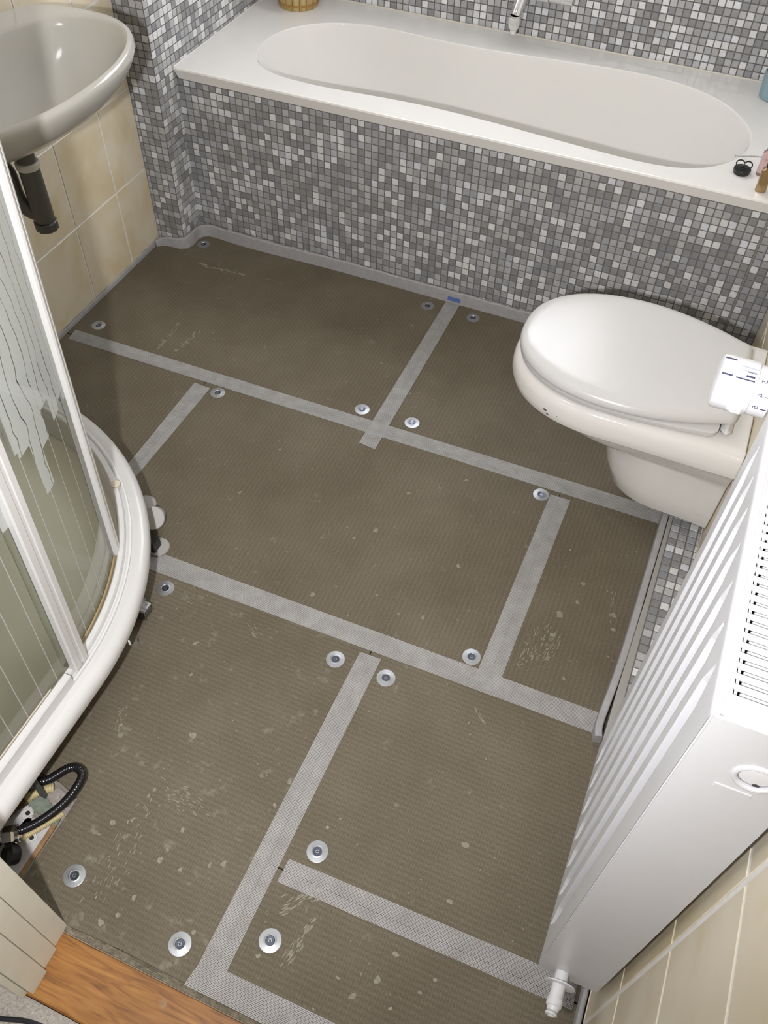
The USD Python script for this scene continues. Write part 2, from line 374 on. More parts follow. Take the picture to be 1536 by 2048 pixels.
# ------------------------------------------------------------------ room dimensions
XL, XR, YB, YP, YF, ZRIM, ZPAN, ZC = -.098, 1.785, .646, -.10, -2.0, .5447, .5105, 2.45
TOILET_ZONE = Polygon([(1030, 700), (1060, 615), (1130, 590), (1240, 585), (1390, 635), (1520, 690), (1536, 760), (1470, 940), (1400, 1060), (1230, 1010)])
SINK_ZONE = Polygon([(-10, 0), (130, 10), (245, 40), (275, 90), (262, 145), (150, 252), (-10, 310)])
WIN = (.22, 1.38, 1.22, 2.05)

# back wall (with the window opening), mosaic to 1.2 m and white plaster above
wb = thing('wall_back', kind='structure')
obj('plaster', cat_([box(XL-.1, YB+.004, -.02, XR+.1, YB+.12, WIN[2]), box(XL-.1, YB+.004, WIN[3], XR+.1, YB+.12, ZC),
                     box(XL-.1, YB+.004, WIN[2], WIN[0], YB+.12, WIN[3]), box(WIN[1], YB+.004, WIN[2], XR+.1, YB+.12, WIN[3])]), PLASTER, wb, smooth=False)
obj('grout', box(0, YB, ZRIM-.01, XR, YB+.004, 1.20), GROUT, wb, smooth=False)
tile_wall(wb, grid((0, YB, ZRIM), (1, 0, 0), (0, 0, 1), 84, 31, PITCH, PITCH, umax=XR, vmax=1.20-ZRIM), (1, 0, 0), (0, 0, 1), (0, -1, 0), .0020, .0007, .0030, MOSAIC, lambda: mosaic_tint(.12)*1.12)  # more light tiles; the extra brightening stands in for stronger light here
w1 = thing('window_1', kind='structure')
obj('window_frame', cat_([box(WIN[0], YB-.005, WIN[2], WIN[1], YB+.06, WIN[2]+.05), box(WIN[0], YB-.005, WIN[3]-.05, WIN[1], YB+.06, WIN[3]),
                          box(WIN[0], YB-.005, WIN[2]+.05, WIN[0]+.05, YB+.06, WIN[3]-.05), box(WIN[1]-.05, YB-.005, WIN[2]+.05, WIN[1], YB+.06, WIN[3]-.05)]), FRAME, w1, smooth=False)
obj('pane', box(WIN[0]+.05, YB+.02, WIN[2]+.05, WIN[1]-.05, YB+.026, WIN[3]-.05), PANE, w1, smooth=False)

# alcove end wall above and beside the bath (faces +x) and the boxed-in pillar front (faces -y)
wa = thing('wall_alcove', kind='structure')
obj('core', box(XL-.1, YP+.006, -.02, -.004, YB+.1, ZC), PLASTER, wa, smooth=False)
obj('grout', box(-.004, YP+.003, .0, 0, YB, 1.2), GROUT, wa, smooth=False)
cells = [c for c in grid((0, YP, ZPAN-24*PITCH+.002), (0, 1, 0), (0, 0, 1), 35, 56, PITCH, PITCH, umax=YB-YP, vmax=1.2)]
tile_wall(wa, cells, (0, 1, 0), (0, 0, 1), (1, 0, 0), .0020, .0007, .0030, MOSAIC, lambda: mosaic_tint(.12)*1.12, skip=Polygon([(352, 165), (535, 5), (1500, 160), (1500, 500), (395, 440)]))  # lighter tile mix, its tint also brightened to paint in stronger light
wp = thing('wall_pillar', kind='structure')
obj('grout', box(XL, YP, .0, 0, YP+.004, 1.2), GROUT, wp, smooth=False)
tile_wall(wp, grid((0, YP, ZPAN-24*PITCH+.002), (-1, 0, 0), (0, 0, 1), 5, 56, PITCH, PITCH, umax=.098, vmax=1.2), (-1, 0, 0), (0, 0, 1), (0, -1, 0), .0020, .0007, .0030, MOSAIC, mosaic_tint, skip=SINK_ZONE)

# beige-tiled side walls
def beige_tint():
    g = rng.normal(1, .035); return np.array([.74, .655, .49])*g
def beige_wall(name, x, ys, zs, face, body, gap):
    w = thing(name, kind='structure'); obj('body', body, PLASTER, w, smooth=False)
    obj('grout', box(x, ys[0], zs[0], x-face*.004, ys[-1], zs[-1]), GROUT_LIGHT, w, smooth=False)
    cells = [((x, ys[i], zs[j]), ys[i+1]-ys[i], zs[j+1]-zs[j]) for j in range(len(zs)-1) for i in range(len(ys)-1)]
    tile_wall(w, cells, (0, 1, 0), (0, 0, 1), (face, 0, 0),   .0014, .0007, gap, BEIGE, beige_tint)
    return w
beige_wall('wall_left', XL, [YF]+[-.2605-.2035*k for k in range(8, -1, -1)]+[-.057-.045], [.0+.012, .2575, .506, .755, 1.004, 1.253, 1.502, 1.751, 2.0], 1, box(XL-.1, YF-.1, -.02, XL-.004, YP+.006, ZC), .0052)
beige_wall('wall_right', XR, [-3.0]+[-1.788+.2035*k for k in range(-5, 9)]+[-.012], [.03, .044, .304, .572, .834, 1.094, 1.354, 1.614, 1.874, 2.0], -1, box(XR+.004, -3.0, -.02, XR+.1, YB+.1, ZC), .0085)
struct('wall_front', cat_([box(XL-.1, YF-.11, -.02, .885, YF, ZC), box(.885, YF-.11, 2.05, XR+.1, YF, ZC)]), PLASTER)
struct('ceiling', box(XL-.2, -3.2, ZC, XR+.2, YB+.2, ZC+.1), PLASTER)
struct('wall_hall', cat_([box(-.2, -3.1, -.05, XR+.1, -3.0, ZC), box(-.3, -3.1, -.05, -.2, YF-.11, ZC)]), PLASTER)
lamp = thing('ceiling_lamp', 'white globe lamp on the bathroom ceiling', 'lamp', (.72, -1.25, ZC))
obj('globe', lathe([(.001, -.11), (.05, -.105), (.10, -.08), (.125, -.045), (.12, -.015)], 18, at=(.72, -1.25, ZC)), LAMP, lamp)
obj('base_plate', lathe([(.13, -.015), (.13, 0)], at=(.72, -1.25, ZC)), WHITE_METAL, lamp)

lamp2 = thing('added_hall_fill', 'added white fill globe on the hall ceiling behind the doorway', 'lamp', (1.15, -2.62, ZC))  # unseen source, added as fill light from the camera side
obj('globe', lathe([(.001, -.20), (.08, -.19), (.145, -.15), (.17, -.10), (.16, -.04), (.12, -.015)], 18, at=(1.15, -2.62, ZC)), HALL_FILL, lamp2)
obj('base_plate', lathe([(.13, -.015), (.13, 0)], at=(1.15, -2.62, ZC)), WHITE_METAL, lamp2)

# ------------------------------------------------------------------ floor
fl = thing('floor', kind='structure')
obj('subfloor', box(XL, YF-.02, -.05, XR, YB, -.012), CONCRETE, fl, smooth=False)
obj('backer_board', box(XL+.006, -.6235, -.012, .9105, -.008, 0, .0008), BOARD_X, fl, smooth=False)
obj('backer_board', box(.9135, -.6225, -.012, 1.700, -.008, 0, .0008), BOARD_X, fl, smooth=False)
obj('backer_board', box(XL+.006, -1.232, -.012, .391, -.6265, 0, .0008), BOARD_X, fl, smooth=False)
obj('backer_board', box(.3935, -1.2325, -.012, 1.4315, -.6255, 0, .0008), BOARD_X, fl, smooth=False)
obj('backer_board', box(1.4345, -1.2325, -.012, 1.700, -.6255, 0, .0008), BOARD_X, fl, smooth=False)
notch = Polygon([(.30, -1.2355), (1.1690, -1.2355), (1.1690, -1.990), (1.0, -1.988), (.90, -1.991), (.768, -1.985), (.772, -1.79), (.715, -1.775), (.30, -1.77)])
obj('backer_board', prism(notch, -.012, 0), BOARD_D, fl, smooth=False)
obj('backer_board', box(1.1715, -1.751, -.012, 1.783, -1.2355, 0, .0008), BOARD_Y, fl, smooth=False)
obj('backer_board', box(1.1715, -1.992, -.012, 1.783, -1.7535, 0, .0008), BOARD_Y, fl, smooth=False)
obj('board_rubble', cat_([trimesh.Trimesh(*(lambda m: (m.vertices*[.0035*rng.uniform(.4, 1.5), .0026*rng.uniform(.4, 1.1), .0022]+[x, -1.9945+rng.normal(0, .002), -.006], m.faces))(trimesh.creation.icosphere(1))) for x in np.linspace(.9, 1.20, 60)]), plain('board_crumbs', (.20, .165, .12), .95, noise=(160, .3)), fl, kind='stuff')
obj('old_edge', box(.885, -2.0008, -.012, XR, -1.9885, -.0055), plain('old_edge_brown', (.17, .145, .10), .95, noise=(90, .4)), fl, smooth=False)
# what the cut-out in the boards lays bare
def patch(name, pts, m, z1, label=None): obj(name, prism(Polygon(pts).buffer(.002).buffer(-.002), -.012, z1), m, fl, smooth=False, label=label)
patch('old_plaster', [(.60, -1.90), (.655, -1.84), (.70, -1.83), (.715, -1.87), (.66, -1.93)], OLD_WHITE, -.0085)
patch('old_plaster', [(.70, -1.86), (.742, -1.845), (.755, -1.86), (.752, -1.99), (.715, -1.99), (.69, -1.93)], OLD_WHITE, -.0085)
patch('old_chipboard', [(.753, -1.853), (.763, -1.85), (.763, -1.992), (.753, -1.992)], OLD_BROWN, -.007, 'brown strip of old chipboard along the cut-out edge')
patch('green_board', [(.763, -1.92), (.769, -1.92), (.768, -1.992), (.763, -1.992)], OLD_GREEN, -.006)
patch('green_board', [(.66, -1.832), (.69, -1.805), (.72, -1.815), (.762, -1.835), (.763, -1.858), (.74, -1.845), (.70, -1.842)], OLD_GREEN, -.0075, 'pale green board remnant under the hose')
patch('old_adhesive', [(.70, -1.805), (.725, -1.785), (.768, -1.795), (.770, -1.85), (.764, -1.835), (.73, -1.818)], OLD_GREY, -.007)
patch('old_adhesive', [(.64, -1.80), (.68, -1.78), (.70, -1.79), (.68, -1.805), (.655, -1.82)], OLD_WHITE, -.0075)

# dried mortar splatter on the boards (uncountable)
blobs = []
def blob(x, y, a, b, ang, h=.0007):
    n = 9; t = np.linspace(0, 2*PI, n, endpoint=False); r = 1+rng.normal(0, .22, n)
    P = np.column_stack([a*r*np.cos(t), b*r*np.sin(t)]); c, s = math.cos(ang), math.sin(ang); P = P @ np.array([[c, s], [-s, c]])+[x, y]
    try:
        q = Polygon(P).buffer(0)
        if q.geom_type == 'Polygon' and q.area > 1e-8 and not len(q.interiors): blobs.append(prism(q, -.0002, h*rng.uniform(.75, 1.25)))
    except Exception: pass
def floor_pt(px, py):
    r = np.array([(px-W_PX/2)/F_PX, (py-H_PX/2)/F_PX, 1.]) @ ROT; return (CAM+r*(-CAM[2]/r[2]))[:2]
for px, py, a in [(560, 899, 4), (751, 1061, 8), (480, 985, 4), (932, 961, 5), (817, 986, 5), (643, 1076, 3), (708, 1077, 4), (624, 1190, 6), (917, 1133, 6), (846, 1235, 6), (754, 1190, 4), (797, 1228, 4), (386, 1472, 7), (382, 1350, 4), (390, 1287, 4),
                  (395, 1285, 3), (241, 1471, 6), (243, 1450, 4), (580, 1563, 6), (549, 1610, 4), (655, 1655, 4), (961, 1740, 2), (900, 1804, 6), (930, 1690, 7), (791, 1909, 6), (755, 1960, 7), (706, 1993, 5), (584, 2044, 7), (780, 2017, 4),
                  (225, 1645, 6), (320, 1720, 6), (297, 1592, 4), (419, 1730, 5), (448, 1728, 6), (360, 1740, 4), (268, 1795, 5), (202, 1845, 7), (236, 1830, 5), (387, 1864, 5), (516, 1912, 5), (1119, 1228, 9), (1105, 1270, 6), (1226, 1260, 6),
                  (1166, 1168, 6), (1155, 1205, 6), (1227, 1230, 7), (1127, 1357, 4), (300, 590, 2), (755, 640, 2), (680, 860, 2), (365, 1660, 5), (309, 1580, 4), (265, 1640, 4), (335, 1700, 4), (700, 1995, 4), (870, 1960, 4), (840, 1985, 4), (1075, 1075, 4), (1140, 1100, 3)]:
    x, y = floor_pt(px, py); blob(x, y, a*.0010, a*.0008, rng.uniform(0, 3))
def smear(p0, p1, n, w, jit=3):
    for t in rng.random(n):
        px, py = np.array(p0)*(1-t)+np.array(p1)*t+rng.normal(0, jit, 2); x, y = floor_pt(px, py); q0, q1 = floor_pt(*p0), floor_pt(*p1)
        blob(x, y, w*rng.uniform(1.5, 5), w*rng.uniform(.4, .9), math.atan2(q1[1]-q0[1], q1[0]-q0[0])+rng.normal(0, .15), .0005)
smear((398, 529), (492, 551), 34, .0022, 2); smear((316, 697), (358, 648), 30, .0016, 2); smear((350, 703), (404, 658), 26, .0016, 2)
smear((300, 1600), (180, 1810), 60, .0012, 14); smear((335, 1580), (400, 1620), 40, .0014, 12); smear((560, 1820), (640, 1780), 40, .0018, 8)
smear((625, 1840), (570, 1930), 40, .0016, 6); smear((235, 1460), (250, 1420), 16, .0012, 5); smear((500, 1255), (515, 1270), 14, .0012, 5)
for k in range(7): smear((1030+k*11, 1340-k*4), (1075+k*9, 1240+k*6), 16, .0013, 3)
smear((1225, 1180), (1222, 1240), 16, .0014, 4); smear((300, 1170), (440, 1220), 16, .001, 8); smear((950, 1420), (968, 1445), 10, .0014, 3)
for _ in range(420):
    x, y = rng.uniform(.1, 1.66), rng.uniform(-1.97, -.05)
    if rng.random() > (.25+.75*min(1, max(0, (-y-.3)/1.3))): continue
    s = .0006+.0012*rng.random()**3; blob(x, y, s*rng.uniform(1, 2.2), s, rng.uniform(0, 3), .0005)
obj('mortar_splatter', cat_(blobs), MORTAR, fl, smooth=False, kind='stuff', label='scattered dried mortar splashes and smears on the boards')

# joint tapes: strips of open glass-fibre mesh, laid one over another at the crossings
def tape(pts, z, label):
    obj('joint_tape', prism(Polygon(pts), z, z+.00035), TAPE, None, smooth=False, label=label, cat='tape', group='mesh joint tapes on the floor')
tape([(-.076, -.603), (1.700, -.584), (1.700, -.634), (-.071, -.647)], .0006, 'long pale mesh tape running from the left wall to under the toilet')
tape([(.889, -.012), (.934, -.012), (.936, -.690), (.887, -.684)], .0012, 'mesh tape running from the bath panel down across the long tape')
tape([(.366, -.659), (.418, -.662), (.410, -1.10), (.369, -1.10)], .0012, 'short mesh tape ending under the rounded shower tray')
tape([(.560, -1.212), (1.688, -1.200), (1.690, -1.250), (.555, -1.264)], .0006, 'long mesh tape across the middle of the floor from the shower foot')
tape([(1.410, -.652), (1.462, -.650), (1.457, -1.240), (1.403, -1.250)], .0012, 'mesh tape in front of the toilet joining the two long tapes')
tape([(1.148, -1.268), (1.198, -1.266), (1.192, -1.975), (1.141, -1.962)], .0006, 'mesh tape running from the middle tape to the wooden threshold')
tape([(1.206, -1.730), (1.765, -1.717), (1.767, -1.766), (1.204, -1.776)], .0006, 'mesh tape ending under the radiator at the lower right')
tape([(1.143, -1.945), (1.775, -1.940), (1.775, -1.992), (1.134, -1.992)], .0012, 'mesh tape along the wooden threshold at the bottom edge')

# fixing washers with screws
WLAB = [((.047, -.063), 'grey fixing washer in the far left corner beside the pillar foot'), ((.844, -.060), 'dull fixing washer by the bath panel, left of the tape end with the blue mark'),
        ((.993, -.057), 'dull fixing washer by the bath panel, right of the tape end with the blue mark'), ((-.026, -.558), 'fixing washer beside the left wall at the far end of the long tape'),
        ((.446, -.669), 'fixing washer at the top right of the short tape that ends at the shower'), ((.843, -.564), 'bright shining washer just left of the two crossing tapes'),
        ((.989, -.556), 'bright shining washer just right of the two crossing tapes'), ((1.388, -.662), 'bright shining washer nearest the toilet, at the tape corner'),
        ((.664, -1.295), 'fixing washer nearest the rounded shower tray'), ((1.106, -1.307), 'left washer of the pair under the middle tape junction'),
        ((1.226, -1.305), 'right washer of the pair under the middle tape junction'), ((1.380, -1.181), 'fixing washer above the middle tape, left of the steep tape'),
        ((1.249, -1.697), 'fixing washer above the left end of the tape that runs under the radiator'), ((.853, -1.915), 'bluish grey washer nearest the door jamb'),
        ((1.094, -1.939), 'fixing washer near the wooden threshold, left of the lowest steep tape'), ((1.239, -1.871), 'fixing washer near the threshold, right of the lowest steep tape')]
def washer_parts(t, at):
    a = np.linspace(0, 2*PI, 44, endpoint=False)
    prof = [(.0205, .0002), (.0207, .0007), (.0200, .0010), (.0125, .0014), (.0104, .0021), (.0096, .0024), (.0090, .0022), (.0084, .0014), (.0078, .0005)]
    obj('dish', lathe([(.0079, .0004), (.0079, .0009), (.0040, .0007)], 40, at=at), DISH_SHADE, t, smooth=50)
    obj('plate', lathe(prof, 44, at=at), ZINC, t, smooth=50)
    head = manifold3d.Manifold.cylinder(.0012, .0042, .0036, 28).translate((at[0], at[1], at[2]+.0003))
    cross = manifold3d.Manifold.cube((.0050, .0011, .003), True)+manifold3d.Manifold.cube((.0011, .0050, .003), True)
    obj('screw_head', head-cross.rotate((0, 0, 25)).translate((at[0], at[1], at[2]+.0022)), ZINC_DARK, t, smooth=40)
first_washer = None
for k, ((x, y), lab) in enumerate(WLAB):
    if k == 0:
        t = thing('fixing_washer', lab, 'washer', (x, y, 0.0002), group='fixing washers on the floor boards'); washer_parts(t, (x, y, .0002)); first_washer = t
    else:
        p = UsdGeom.Xform.Define(stage, numbered('/World', 'fixing_washer')); p.AddTranslateOp().Set(Gf.Vec3d(x, y, .0002)); p.AddRotateZOp().Set(float(rng.uniform(0, 360)))
        q = p.GetPrim(); q.GetReferences().AddInternalReference(first_washer.GetPath()); q.SetInstanceable(True)
        tag(q, lab, 'washer', 'fixing washers on the floor boards')
# the referenced prim carries its own translate: keep the copies' op order explicit

# ------------------------------------------------------------------ bath panel, foam strips, ledge
bp = thing('wall_bath', kind='structure')
obj('grout', box(0, 0, 0, XR, .004, ZPAN), GROUT, bp, smooth=False)
XS = 79*PITCH
cells = grid((0, 0, ZPAN-24*PITCH+.002), (1, 0, 0), (0, 0, 1), 79, 24, PITCH, PITCH, vmax=ZPAN-.003+24*PITCH-ZPAN)
cells += [(np.array(o)+[0, 0, .006], w, h) for o, w, h in grid((XS+.004, 0, ZPAN-24*PITCH-.004), (1, 0, 0), (0, 0, 1), 4, 24, PITCH, PITCH, umax=XR-XS-.004)]
tile_wall(bp, cells, (1, 0, 0), (0, 0, 1), (0, -1, 0), .0020, .0007, .0030, MOSAIC, mosaic_tint, skip=TOILET_ZONE)
obj('panel_joint', box(XS-.0005, -.0045, .0, XS+.0042, .0, ZPAN), plain('joint_sealant', (.24, .22, .19), .6), bp, smooth=False)

def foam(name, path, hs, th, label, seg=3, mark=None):
    P = spline(path, 90) if seg == 3 else np.array(path, float)
    s = np.linspace(0, 1, len(P)); rings = []
    T = np.gradient(P, axis=0); T /= np.linalg.norm(T, axis=1)[:, None]; N = np.stack([-T[:, 1], T[:, 0]], 1)
    for i in range(len(P)):
        h = np.interp(s[i], *hs)+.0012*math.sin(i*1.3)+.0008*math.sin(i*.37+1); w = th
        pr = [(-w/2, 0), (-w/2, h-.004), (-w/2+.0015, h-.001), (-w/2+.004, h), (w/2-.004, h), (w/2-.0015, h-.001), (w/2, h-.004), (w/2, 0)]
        rings.append([(P[i][0]+N[i][0]*a, P[i][1]+N[i][1]*a, z) for a, z in pr])
    t = thing(name, label, 'edge strip', (P[0][0], P[0][1], 0)); obj('strip', loft(rings), FOAM, t, smooth=50); return t
f1 = foam('edge_strip', [(XL+.008, -.135), (-.07, -.118), (-.03, -.113), (-.004, -.108), (.009, -.096), (.012, -.06), (.016, -.025), (.035, -.011), (.08, -.0085), (.4, -.0085), (.9, -.0085), (1.3, -.0085), (1.68, -.0085)],
          ([0, .03, .08, 1], [.020, .034, .042, .039]), .011, 'grey foam edge strip curving round the pillar foot and along the bath panel')
obj('printed_mark', box(.893, -.0152, .008, .935, -.0138, .022), BLUE_MARK, f1, smooth=False, label='small blue print on the strip')
foam('edge_strip', [(1.6935, -.020), (1.6935, -.3), (1.6935, -.62), (1.6905, -.9), (1.684, -1.15), (1.679, -1.225), (1.680, -1.255), (1.684, -1.268)], ([0, .9, 1], [.037, .037, .030]), .0165,
     'grey foam edge strip along the mosaic ledge under the toilet')
foam('edge_strip', [(1.778, -1.36), (1.778, -1.6), (1.778, -1.8), (1.779, -1.99)], ([0, 1], [.030, .030]), .010, 'grey foam edge strip at the foot of the right wall under the radiator')
foam('edge_strip', [(XL+.0035, -1.05), (XL+.0035, -.7), (XL+.0035, -.4), (XL+.0035, -.135)], ([0, 1], [.013, .016]), .007, 'thin grey edge strip along the foot of the beige left wall')

lg = thing('tiled_ledge', 'low ledge of grey mosaic tiles between the foam strip and the right wall', 'ledge', (1.70, -.65, 0))
ZL = .036
obj('core', box(1.711, -1.280, .0, XR, -.004, ZL-.001), GROUT, lg, smooth=False)
obj('edge_trim', prism(Polygon([(1.7030, -.004), (1.7112, -.004), (1.7112, -1.280), (1.6925, -1.280), (1.6940, -1.15), (1.7000, -.9), (1.7030, -.62)]), .0, ZL+.0008), plain('grey_trim', (.33, .32, .29), .6), lg, smooth=False)
tile_wall(lg, grid((1.7125, -1.278, ZL-.001), (1, 0, 0), (0, 1, 0), 4, 60, PITCH, PITCH, umax=XR-1.7125, vmax=1.272), (1, 0, 0), (0, 1, 0), (0, 0, 1), .0020, .0007, .0030, MOSAIC, mosaic_tint)

# ------------------------------------------------------------------ bath tub
bt = thing('bathtub', 'large cream built-in bath with a rounded basin and flat rim', 'bathtub', (.9, .3, ZPAN))
INN = spline([(.168, .31), (.158, .275), (.166, .20), (.188, .142), (.222, .104), (.287, .078), (.361, .073), (.520, .078), (.664, .082), (.85, .081), (1.0, .076), (1.141, .064), (1.28, .049), (1.388, .047), (1.483, .070), (1.544, .118),
              (1.587, .19), (1.600, .28), (1.585, .35), (1.516, .446), (1.43, .505), (1.333, .537), (1.212, .538), (1.02, .520), (.862, .508), (.62, .497), (.442, .495), (.317, .483), (.230, .430), (.19, .37)], 160, True, .0004)
cI = np.array([.88, .293])
def inner(k_x, k_y, dx=0): return np.column_stack([(INN[:, 0]-cI[0])*k_x+cI[0]+dx, (INN[:, 1]-cI[1])*k_y+cI[1]])
rings2 = []
outer = []
for a in np.arctan2(INN[:, 1]-cI[1], INN[:, 0]-cI[0]):      # rectangular outer edge met along the same bearings
    c, s = math.cos(a), math.sin(a); xx = (XR-.001-cI[0]) if c > 0 else (cI[0]-.0015); yy = (YB-.0030-cI[1]) if s > 0 else (cI[1]+.010)
    k = min(xx/abs(c) if abs(c) > 1e-9 else 9, yy/abs(s) if abs(s) > 1e-9 else 9); outer.append((cI[0]+c*k, cI[1]+s*k))
outer = np.array(outer)
for cx, cy in ((.0015, -.010), (XR-.001, -.010), (.0015, YB-.0030), (XR-.001, YB-.0030)):   # snap the nearest samples to the corners
    i = np.argmin(np.hypot(outer[:, 0]-cx, outer[:, 1]-cy)); outer[i] = (cx, cy)
shr = lambda d: np.column_stack([np.clip(outer[:, 0], .0015+d, XR-.001-d), np.clip(outer[:, 1], -.010+d, YB-.0030-d)])
R3 = lambda p, z: np.column_stack([p, np.full(len(p), z)])
prof = [R3(shr(.016), ZPAN+.002), R3(shr(.0085), ZPAN+.0005), R3(outer, ZRIM-.006), R3(shr(.0018), ZRIM-.0018), R3(shr(.006), ZRIM)]
prof += [R3(inner(1.004, 1.010), ZRIM), R3(inner(1.001, 1.003), ZRIM-.0010), R3(inner(.999, .997), ZRIM-.0035)]
for t in np.linspace(0, 1, 26)[1:]:
    kx = .998-.17*t-.10*t**5; ky = .994-.26*t-.34*t**6
    prof.append(R3(inner(kx, ky, .05*t), ZRIM-.004-.40*(1-(1-t)**1.12 if t < .6 else (1-(.4)**1.12)+(t-.6)/.4*((.4)**1.12)*(1-.25*((t-.6)/.4)))))
prof += [R3(inner(.5, .25, .05), prof[-1][0, 2]-.002), R3(inner(.1, .06, .05), prof[-1][0, 2]-.003)]
tub = loft(prof, cap0=False, cap1=True)
obj('tub', tub, BATHTUB, bt, smooth=35)
obj('wall_sealant', tube([(.003, YB-.0062, ZRIM+.0005), (XR-.004, YB-.0062, ZRIM+.0005)], .003, 8), plain('sealant', (.66, .62, .54), .5), bt)
obj('wall_sealant', tube([(.0035, -.008, ZRIM+.0005), (.0035, YB-.0062, ZRIM+.0005)], .0025, 8), plain('sealant_white', (.72, .70, .66), .5), bt)

# ------------------------------------------------------------------ things on the bath rim
bk = thing('wooden_bucket', 'small pine bucket on the far left corner of the bath rim', 'bucket', (.128, .548, ZRIM))
N = 18
for i in range(N):
    a0, a1 = 2*PI*i/N+.012, 2*PI*(i+1)/N-.012; aa = np.linspace(a0, a1, 4); prs = []
    for z, r in ((0, .062), (.006, .0645), (.07, .0672), (.13, .071), (.133, .0705)):
        prs.append(np.vstack([np.column_stack([r*np.cos(aa), r*np.sin(aa), np.full(4, z)]), np.column_stack([(r-.009)*np.cos(aa[::-1]), (r-.009)*np.sin(aa[::-1]), np.full(4, z)])])+[.128, .548, ZRIM])
    obj('stave', loft(prs), BUCKET, bk, smooth=30)
obj('base', lathe([(.054, .004), (.054, .012)], 30, at=(.128, .548, ZRIM)), BUCKET, bk)
obj('hoop', loft([np.column_stack([r*np.cos(np.linspace(0, 2*PI, 48, endpoint=False)), r*np.sin(np.linspace(0, 2*PI, 48, endpoint=False)), np.full(48, z)])+[.128, .548, ZRIM] for r, z in ((.0640, .011), (.0664, .0112), (.0668, .018), (.0645, .0182), (.0640, .011))], cap0=False, cap1=False), plain('hoop_wood', (.36, .20, .05), .5), bk)

cup = thing('blue_cup', 'pale blue ceramic pot at the right end of the bath rim', 'pot', (1.628, .556, ZRIM))
obj('body', lathe([(.040, 0), (.044, .004), (.046, .02), (.047, .062), (.0475, .068), (.045, .0685), (.043, .06), (.04, .012), (.02, .010)], 48, at=(1.628, .556, ZRIM)), BLUE_CUP, cup)
obj('lid', lathe([(.0425, .060), (.0425, .070), (.036, .076), (.012, .079), (.010, .088), (.004, .090)], 40, at=(1.628, .556, ZRIM)), CUP_TOP, cup)

pl = thing('bath_plug', 'black rubber bath plug with a folded pull ring on the bath rim', 'bath plug', (1.601, .100, ZRIM))
pa = (1.601, .100, ZRIM)
obj('stopper', lathe([(.0195, .0), (.0212, .004), (.0218, .011), (.0208, .0125), (.006, .013), (.004, .016)], 40, at=pa), BLACK_RUBBER, pl)
for dx in (-.0075, .0085):
    a = np.linspace(0, 2*PI, 28); obj('pull_ring', tube(np.column_stack([pa[0]+dx*1.2+.0100*np.cos(a), pa[1]+.004+.0085*np.sin(a), pa[2]+.0215+.0045*np.sin(a)]), .0016, 8), BLACK_RUBBER, pl)
ch = thing('ball_chain', 'thin steel ball chain running from the basin edge to the bottles on the bath rim', 'chain', (1.60, .19, ZRIM))
cp = spline([(1.575, .176, ZRIM+.0015), (1.592, .182, ZRIM+.0018), (1.612, .192, ZRIM+.0018), (1.634, .199, ZRIM+.0018), (1.652, .197, ZRIM+.0018)], 24)
obj('chain_balls', cat_([trimesh.Trimesh(trimesh.creation.icosphere(1, .0015).vertices+p, trimesh.creation.icosphere(1, .0015).faces) for p in cp]), STEEL, ch, kind='stuff')
bo = thing('overflow_cover', 'small dark chrome overflow fitting on the right end of the bath basin', 'overflow', (1.575, .18, ZRIM-.03))
obj('cover', lathe([(.02, -.004), (.022, 0), (.020, .003), (.004, .004)], 30, 'x', at=(1.590, .185, ZRIM-.030)), STEEL, bo)

def bottle(at, w, h, liquid, caph, lab, rz=0):
    t = thing('nail_polish_bottle', lab, 'bottle', at)
    def rr(k, z): return np.array([(at[0]+k*w/2*np.sign(math.cos(a))*abs(math.cos(a))**.45, at[1]+k*w/2*np.sign(math.sin(a))*abs(math.sin(a))**.45, at[2]+z) for a in np.linspace(0, 2*PI, 32, endpoint=False)])
    obj('glass_body', loft([rr(.86, 0), rr(1, .003), rr(1, h*.86), rr(.9, h*.95), rr(.45, h), rr(.42, h+.004)]), liquid, t, smooth=35)
    obj('cap', lathe([(w*.24, h+.003), (w*.25, h+.006), (w*.21, h+caph), (w*.16, h+caph+.002)], 24, at=at), BLACK_RUBBER, t)
bottle((1.657, .036, ZRIM), .027, .058, GLITTER, .040, 'gold glitter nail polish bottle with a black cap at the front of the bath rim')
bottle((1.648, .115, ZRIM), .026, .060, PINK_GLASS, .040, 'pinkish clear nail polish bottle with a black cap behind the gold one')

tp = thing('bath_mixer_tap', 'chrome bath mixer tap with a pale bar body above the back rim', 'tap', (.87, .59, .64))
obj('body_bar', lathe([(.0215, .800), (.0235, .803), (.0235, .930), (.0225, .934)], 32, 'x', at=(0, .588, .693)), plain('tap_cream', (.66, .65, .60), .25), tp)
obj('handle', lathe([(.0215, .936), (.0235, .939), (.0235, 1.000), (.0215, 1.006), (.010, 1.007)], 32, 'x', at=(0, .588, .693)), CHROME, tp)
obj('spout', tube(spline([(.853, .588, .690), (.853, .576, .668), (.851, .556, .646), (.849, .546, .632)], 20), np.linspace(.019, .0165, 20), 22), CHROME, tp)
obj('aerator', lathe([(.0130, -.030), (.0150, -.028), (.0180, -.016), (.0190, -.010), (.0190, .004), (.017, .008)], 26, at=(.848, .546, .627)), CHROME, tp)
obj('nozzle', lathe([(.0085, -.044), (.0095, -.034), (.0125, -.030)], 22, at=(.848, .546, .627)), WHITE_PLASTIC, tp)
obj('wall_mount', lathe([(.02, .60), (.02, .640), (.03, .642), (.03, YB-.001)], 26, 'y', at=(.87, 0, .693)), CHROME, tp)

